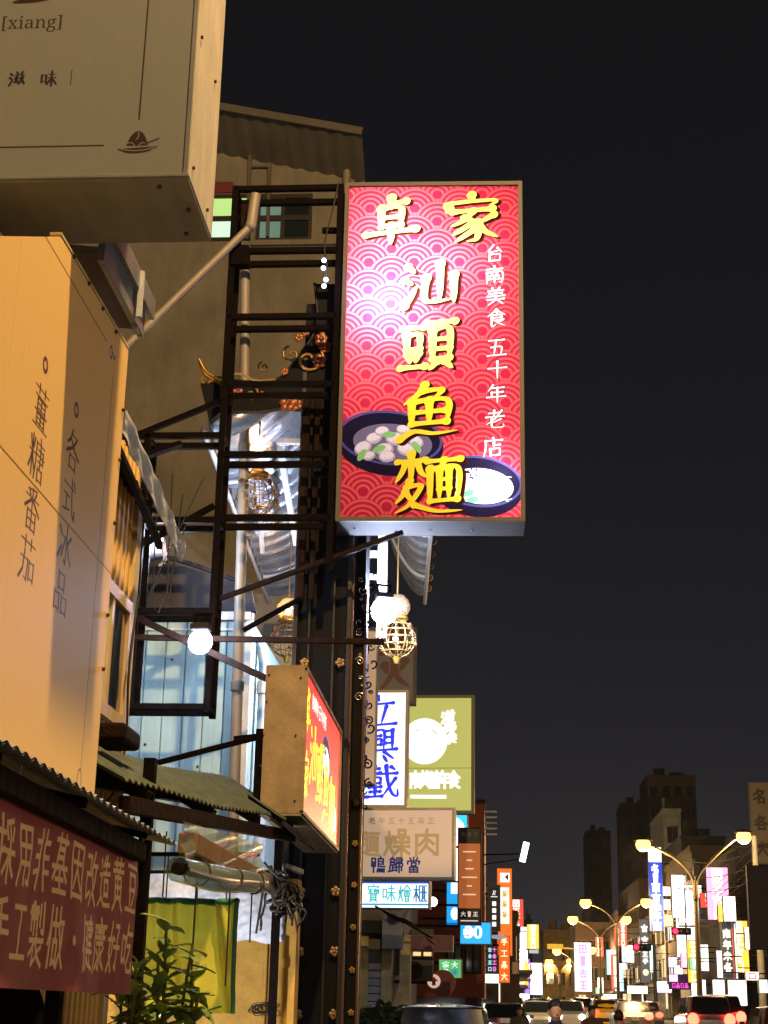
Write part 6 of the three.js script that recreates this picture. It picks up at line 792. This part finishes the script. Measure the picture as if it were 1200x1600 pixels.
// ---------------------------------------------------------------- vehicles
function car(name, label, x, z, o) { // nose towards -z; the rear faces the camera unless front is set
  const g = thing(name, label, o.cat ?? 'car', [x, roadY(z), z], o.front ? Math.PI : (o.turn ?? 0), /^(distant|approaching)/.test(name) ? 'cars in the far traffic' : undefined), H = o.h ?? 1.5, w = o.w ?? 1.76, L = 4.4, s = 0.92;
  const paintM = new THREE.MeshPhysicalMaterial({ color: o.color, roughness: 0.35, metalness: 0.2, clearcoat: 1, clearcoatRoughness: 0.08 });
  const belt = H * 0.62, side = [[-2.2, 0.3], [-2.2, 0.62], [-2.05, 0.74], [-1.1, belt - 0.04], [2.0, belt], [2.2, belt - 0.18], [2.22, 0.3]];
  mesh('body', extrude(side, w - 0.12, 0.06).translate(0, 0, -(w - 0.12) / 2).rotateY(-Math.PI / 2), paintM, g);
  const van = o.van, cab = grid(24, 16, (u, v) => { const a = u * Math.PI * 2, t = Math.min(1, v * 1.25), cs = Math.cos(a), sn = Math.sin(a), sq = (q) => Math.sign(q) * Math.pow(Math.abs(q), 0.35), hw = (w / 2 - 0.06) * (1 - 0.18 * t), z0 = van ? 2.15 - 0.15 * t : 1.95 - 0.5 * t * t, z1 = -1.0 + 0.75 * t; const k = v > 0.8 ? 1 - (v - 0.8) * 5 : 1, kk = Math.sqrt(Math.max(0, k)); return [sq(cs) * hw * (0.1 + 0.9 * kk), belt - 0.03 + (H - belt) * (t * 0.94 + 0.09 * (1 - k)), ((z0 + z1) / 2 + sq(sn) * (z0 - z1) / 2 * (0.1 + 0.9 * kk))]; });
  mesh('cabin', cab, paintM, g);
  const gl = (pts) => { const q = new THREE.BufferGeometry(); q.setAttribute('position', new THREE.Float32BufferAttribute([...pts[0], ...pts[1], ...pts[2], ...pts[0], ...pts[2], ...pts[3]], 3)); q.computeVertexNormals(); return q; };
  const tz = van ? 2.02 : 1.56, bz = van ? 2.16 : 1.97, gm = M.glassdark, top = belt + (H - belt) * 0.86;
  mesh('rear_window', gl([[-w * 0.4, belt + 0.04, bz + 0.01], [w * 0.4, belt + 0.04, bz + 0.01], [w * 0.34, top, tz + 0.03], [-w * 0.34, top, tz + 0.03]]), gm, g);
  mesh('windscreen', gl([[w * 0.4, belt + 0.02, -1.04], [-w * 0.4, belt + 0.02, -1.04], [-w * 0.34, top, -0.4], [w * 0.34, top, -0.4]]), gm, g);
  for (const k of [-1, 1]) { mesh('side_window', gl([[k * (w / 2 - 0.05), belt + 0.03, -0.75], [k * (w / 2 - 0.05), belt + 0.03, 1.6], [k * (w * 0.415), top, 1.3], [k * (w * 0.415), top, -0.3]]), gm, g);
    for (const zz of [-1.35, 1.35]) { const t = mesh('wheel', new THREE.CylinderGeometry(0.33, 0.33, 0.2, 22).rotateZ(1.5708).translate(k * (w / 2 - 0.1), 0.33, zz), M.rubber, g); mesh('rim', new THREE.CylinderGeometry(0.2, 0.2, 0.21, 14).rotateZ(1.5708).translate(k * (w / 2 - 0.095), 0.33, zz), M.chrome, t); }
    mesh('tail_light', new THREE.SphereGeometry(0.2, 14, 10).scale(1, van ? 1.1 : 0.7, 0.25).translate(k * (w / 2 - 0.24), belt - 0.14, 2.27), o.front || o.off ? mat(0x5a1010, 0.3) : glow(0xff2a1c, (o.k ?? 10) * 2), g);
    mesh('headlight', new THREE.SphereGeometry(0.17, 14, 10).scale(1, 0.8, 0.4).translate(k * (w / 2 - 0.3), 0.66, -2.24), o.front && !o.off ? glow(0xfff6e8, 30) : mat(0xb0b4b8, 0.2), g);
    mesh('mirror', rbox(0.16, 0.12, 0.1, 0.02, k * (w / 2 + 0.08), belt + 0.08, -0.75), paintM, g); }
  mesh('number_plate', rbox(0.36, 0.16, 0.02, 0.005, 0, 0.72, 2.29), M.whitesteel, g); mesh('bumper', rbox(w - 0.06, 0.22, 0.14, 0.05, 0, 0.42, 2.24), M.dark, g);
  if (o.taxi) mesh('roof_sign', rbox(0.36, 0.14, 0.16, 0.03, 0, H + 0.06, 0.3), glow(0xffe0a0, 2), g);
}
car('parked_car', 'dark glossy car parked below the signs on this side', -0.75, -26, { color: 0x14161c, off: 1, h: 1.66, w: 1.7, van: 1 });
car('oncoming_car', 'white car with bright headlights coming up behind the pedestrian', 2.1, -75, { color: 0xc8c8c8, front: 1, h: 1.5 });
car('oncoming_car', 'silver car with headlights on near the left kerb', 0.4, -58, { color: 0x8a8a90, front: 1, h: 1.5 });
car('red_lit_car', 'silver van braking with red tail lights before the white shop sign', 7.7, -60, { color: 0x9a9aa0, h: 1.85, van: 1, k: 14 });
car('red_lit_car', 'dark car with red tail lights nearest the right kerb', 8.5, -49, { color: 0x2a1a1c, h: 1.6, van: 1, k: 12 });
car('red_lit_car', 'white van with red tail lights under the magenta sign', 9.0, -66, { color: 0xc0b8b0, h: 1.9, van: 1, k: 14 });
car('taxi', 'yellow taxi far down the street beneath the pale blue sign', 6.3, -92, { color: 0xd8a41c, h: 1.55, taxi: 1, k: 6, cat: 'taxi' });
car('red_lit_car', 'grey car waiting under the red traffic signal', 8.1, -88, { color: 0x55555c, h: 1.5, k: 9 });
car('oncoming_car', 'white car with headlights far down the street', 3.3, -110, { color: 0xd0d0d0, front: 1, h: 1.5 });
car('oncoming_car', 'distant car with headlights behind the silver car', 1.6, -125, { color: 0xa0a0a0, front: 1, h: 1.5 });
for (const [x, z, c] of [[6.6, -78, 0x707074], [7.9, -104, 0xa8a8ac], [6.4, -118, 0x303034], [8.0, -134, 0x8a2a24], [6.8, -150, 0xc0c0c0], [7.6, -172, 0x404048]]) car('distant_car', 'distant car with red tail lights in the queue of traffic', x, z, { color: c, h: 1.55, k: 14 });
for (const [x, z, c] of [[3.9, -84, 0x909094], [2.7, -96, 0x202024], [4.6, -132, 0xb0b0b0], [3.6, -148, 0x50505a], [5.0, -170, 0xc8c8c8]]) car('approaching_car', 'distant car with headlights on in the oncoming lanes', x, z, { color: c, h: 1.5, front: 1 });
// ---------------------------------------------------------------- people
function field(fn, c, half, res) {
  const mc = new MarchingCubes(res, new THREE.MeshBasicMaterial(), false, false, 60000), s = mc.size, hs = s / 2; mc.isolation = 0;
  for (let k = 0; k < s; k++) for (let j = 0; j < s; j++) for (let i = 0; i < s; i++) mc.field[i + j * s + k * s * s] = -fn(c[0] + (i - hs) / hs * half, c[1] + (j - hs) / hs * half, c[2] + (k - hs) / hs * half);
  mc.update(); const n = mc.count, g = new THREE.BufferGeometry(), p = new Float32Array(n * 3); for (let i = 0; i < n; i++) for (let q = 0; q < 3; q++) p[i * 3 + q] = c[q] + mc.positionArray[i * 3 + q] * half;
  g.setAttribute('position', new THREE.BufferAttribute(p, 3)); g.setAttribute('normal', new THREE.BufferAttribute(mc.normalArray.slice(0, n * 3), 3)); return plain(g);
}
const smin = (a, b, k) => { const h = Math.max(0, Math.min(1, 0.5 + 0.5 * (b - a) / k)); return b + (a - b) * h - k * h * (1 - h); };
function cap(x, y, z, a, b, ra, rb) { const bx = b[0] - a[0], by = b[1] - a[1], bz = b[2] - a[2], px = x - a[0], py = y - a[1], pz = z - a[2], t = Math.max(0, Math.min(1, (px * bx + py * by + pz * bz) / (bx * bx + by * by + bz * bz))); return Math.hypot(px - bx * t, py - by * t, pz - bz * t) - ra - (rb - ra) * t; }
const ell = (x, y, z, cx, cy, cz, a, b, c) => { const k = Math.hypot((x - cx) / a, (y - cy) / b, (z - cz) / c); return (k - 1) * Math.min(a, b, c); };
const headSkin = field((x, y, z) => { let d = ell(x, y, z, 0, 1.615, -0.01, 0.076, 0.1, 0.092); d = smin(d, ell(x, y, z, 0, 1.55, 0.025, 0.056, 0.06, 0.06), 0.03); d = smin(d, cap(x, y, z, [0, 1.6, 0.082], [0, 1.568, 0.104], 0.01, 0.016), 0.012); for (const s of [-1, 1]) { d = smin(d, ell(x, y, z, s * 0.08, 1.585, -0.01, 0.012, 0.032, 0.02), 0.008); d = Math.max(d, -(ell(x, y, z, s * 0.03, 1.602, 0.092, 0.017, 0.011, 0.016))); } d = smin(d, cap(x, y, z, [-0.02, 1.535, 0.08], [0.02, 1.535, 0.08], 0.008, 0.008), 0.01); return smin(d, cap(x, y, z, [0, 1.53, -0.015], [0, 1.42, -0.02], 0.054, 0.062), 0.03); }, [0, 1.57, 0.01], 0.17, 60);
const hairG = field((x, y, z) => { const d = ell(x, y, z, 0, 1.63, -0.016, 0.087, 0.103, 0.1); return Math.max(d, 1.585 + 0.9 * Math.max(-0.06, z - 0.005) - y) + 0.004 * Math.sin(x * 120) * Math.sin(z * 110); }, [0, 1.63, 0], 0.14, 48);
const coatG = field((x, y, z) => { let d = cap(x, y, z, [0, 1.28, 0], [0, 0.95, 0], 0.15, 0.14); d = Math.min(d, 9); d = smin(d, cap(x, y, z, [-0.14, 1.37, -0.01], [0.14, 1.37, -0.01], 0.085, 0.085), 0.08); d = smin(d, cap(x, y, z, [0, 0.95, 0], [0, 0.85, 0], 0.15, 0.165), 0.06); d = smin(d, cap(x, y, z, [0, 1.42, -0.01], [0, 1.47, -0.01], 0.075, 0.065), 0.03); for (const s of [-1, 1]) { const f = s * 0.1; d = smin(d, cap(x, y, z, [s * 0.2, 1.36, 0], [s * 0.25, 1.1, f * 0.5 - 0.02], 0.068, 0.055), 0.05); d = smin(d, cap(x, y, z, [s * 0.25, 1.1, f * 0.5 - 0.02], [s * 0.24, 0.86, f + 0.06], 0.055, 0.044), 0.03); } return d; }, [0, 1.15, 0], 0.45, 54);
const legsG = field((x, y, z) => { let d = cap(x, y, z, [-0.06, 0.9, 0], [0.06, 0.9, 0], 0.13, 0.13); for (const s of [-1, 1]) { d = smin(d, cap(x, y, z, [s * 0.09, 0.88, 0], [s * 0.1, 0.48, s * 0.12], 0.095, 0.068), 0.05); d = smin(d, cap(x, y, z, [s * 0.1, 0.48, s * 0.12], [s * 0.1, 0.09, s * 0.12 - 0.1], 0.066, 0.05), 0.03); } return d; }, [0, 0.5, 0], 0.56, 54);
const shoeG = (s) => mergeGeometries([plain(new THREE.SphereGeometry(0.055, 12, 8).scale(0.85, 0.8, 2.2).translate(s * 0.1, 0.045, s * 0.12 - 0.04)), plain(box(0.09, 0.02, 0.24, s * 0.1, 0.012, s * 0.12 - 0.04))]);
const handG = (s) => { const a = [plain(new THREE.SphereGeometry(0.042, 10, 8).scale(0.55, 1.05, 0.9).translate(s * 0.24, 0.8, s * 0.1 + 0.07))]; for (let i = 0; i < 4; i++) a.push(plain(rod([s * 0.24, 0.775, s * 0.1 + 0.045 + i * 0.018], [s * (0.23), 0.71 + Math.abs(i - 1.4) * 0.008, s * 0.1 + 0.05 + i * 0.018], 0.009, 0.007, 6))); a.push(plain(rod([s * 0.235, 0.81, s * 0.1 + 0.11], [s * 0.22, 0.76, s * 0.1 + 0.13], 0.01, 0.008, 6))); return mergeGeometries(a); };
function person(label, x, z, turn, h, coat, trousers, hair) {
  const g = thing('person', label, 'person', [x, roadY(z), z], turn); g.scale.setScalar(h / 1.72);
  const skin = mat(0xb98a6c, 0.6); mesh('body', [headSkin, handG(-1), handG(1)], skin, g); mesh('jacket', coatG, mat(coat, 0.85), g); mesh('trousers', legsG, mat(trousers, 0.85), g); mesh('hair', hairG, mat(hair, 0.6), g); for (const s of [-1, 1]) mesh('shoe', shoeG(s), M.rubber, g);
  mesh('collar', new THREE.TorusGeometry(0.068, 0.02, 8, 20).rotateX(1.45).translate(0, 1.44, -0.012), mat(coat, 0.9), g);
}
person('person with short black hair in dark navy jacket walking towards the camera', G.people[0][0], G.people[0][2], 0.1, G.people[0][1], 0x161c2c, 0x1c1c22, 0x0e0c0c);
person('person in brown jacket walking near the yellow taxi', G.people[1][0], G.people[1][2], 0.4, 1.6, 0x5a4430, 0x2a2622, 0x14100e);
person('person in black jacket and black hair standing before the traffic', G.people[2][0], G.people[2][2], 2.8, 1.6, 0x121216, 0x16161a, 0x0a0a0a);
person('person in grey coat walking behind the navy jacket pedestrian', G.people[3][0], G.people[3][2], 0.2, 1.5, 0x55524e, 0x202024, 0x1a1412);

renderer.render(scene, camera);
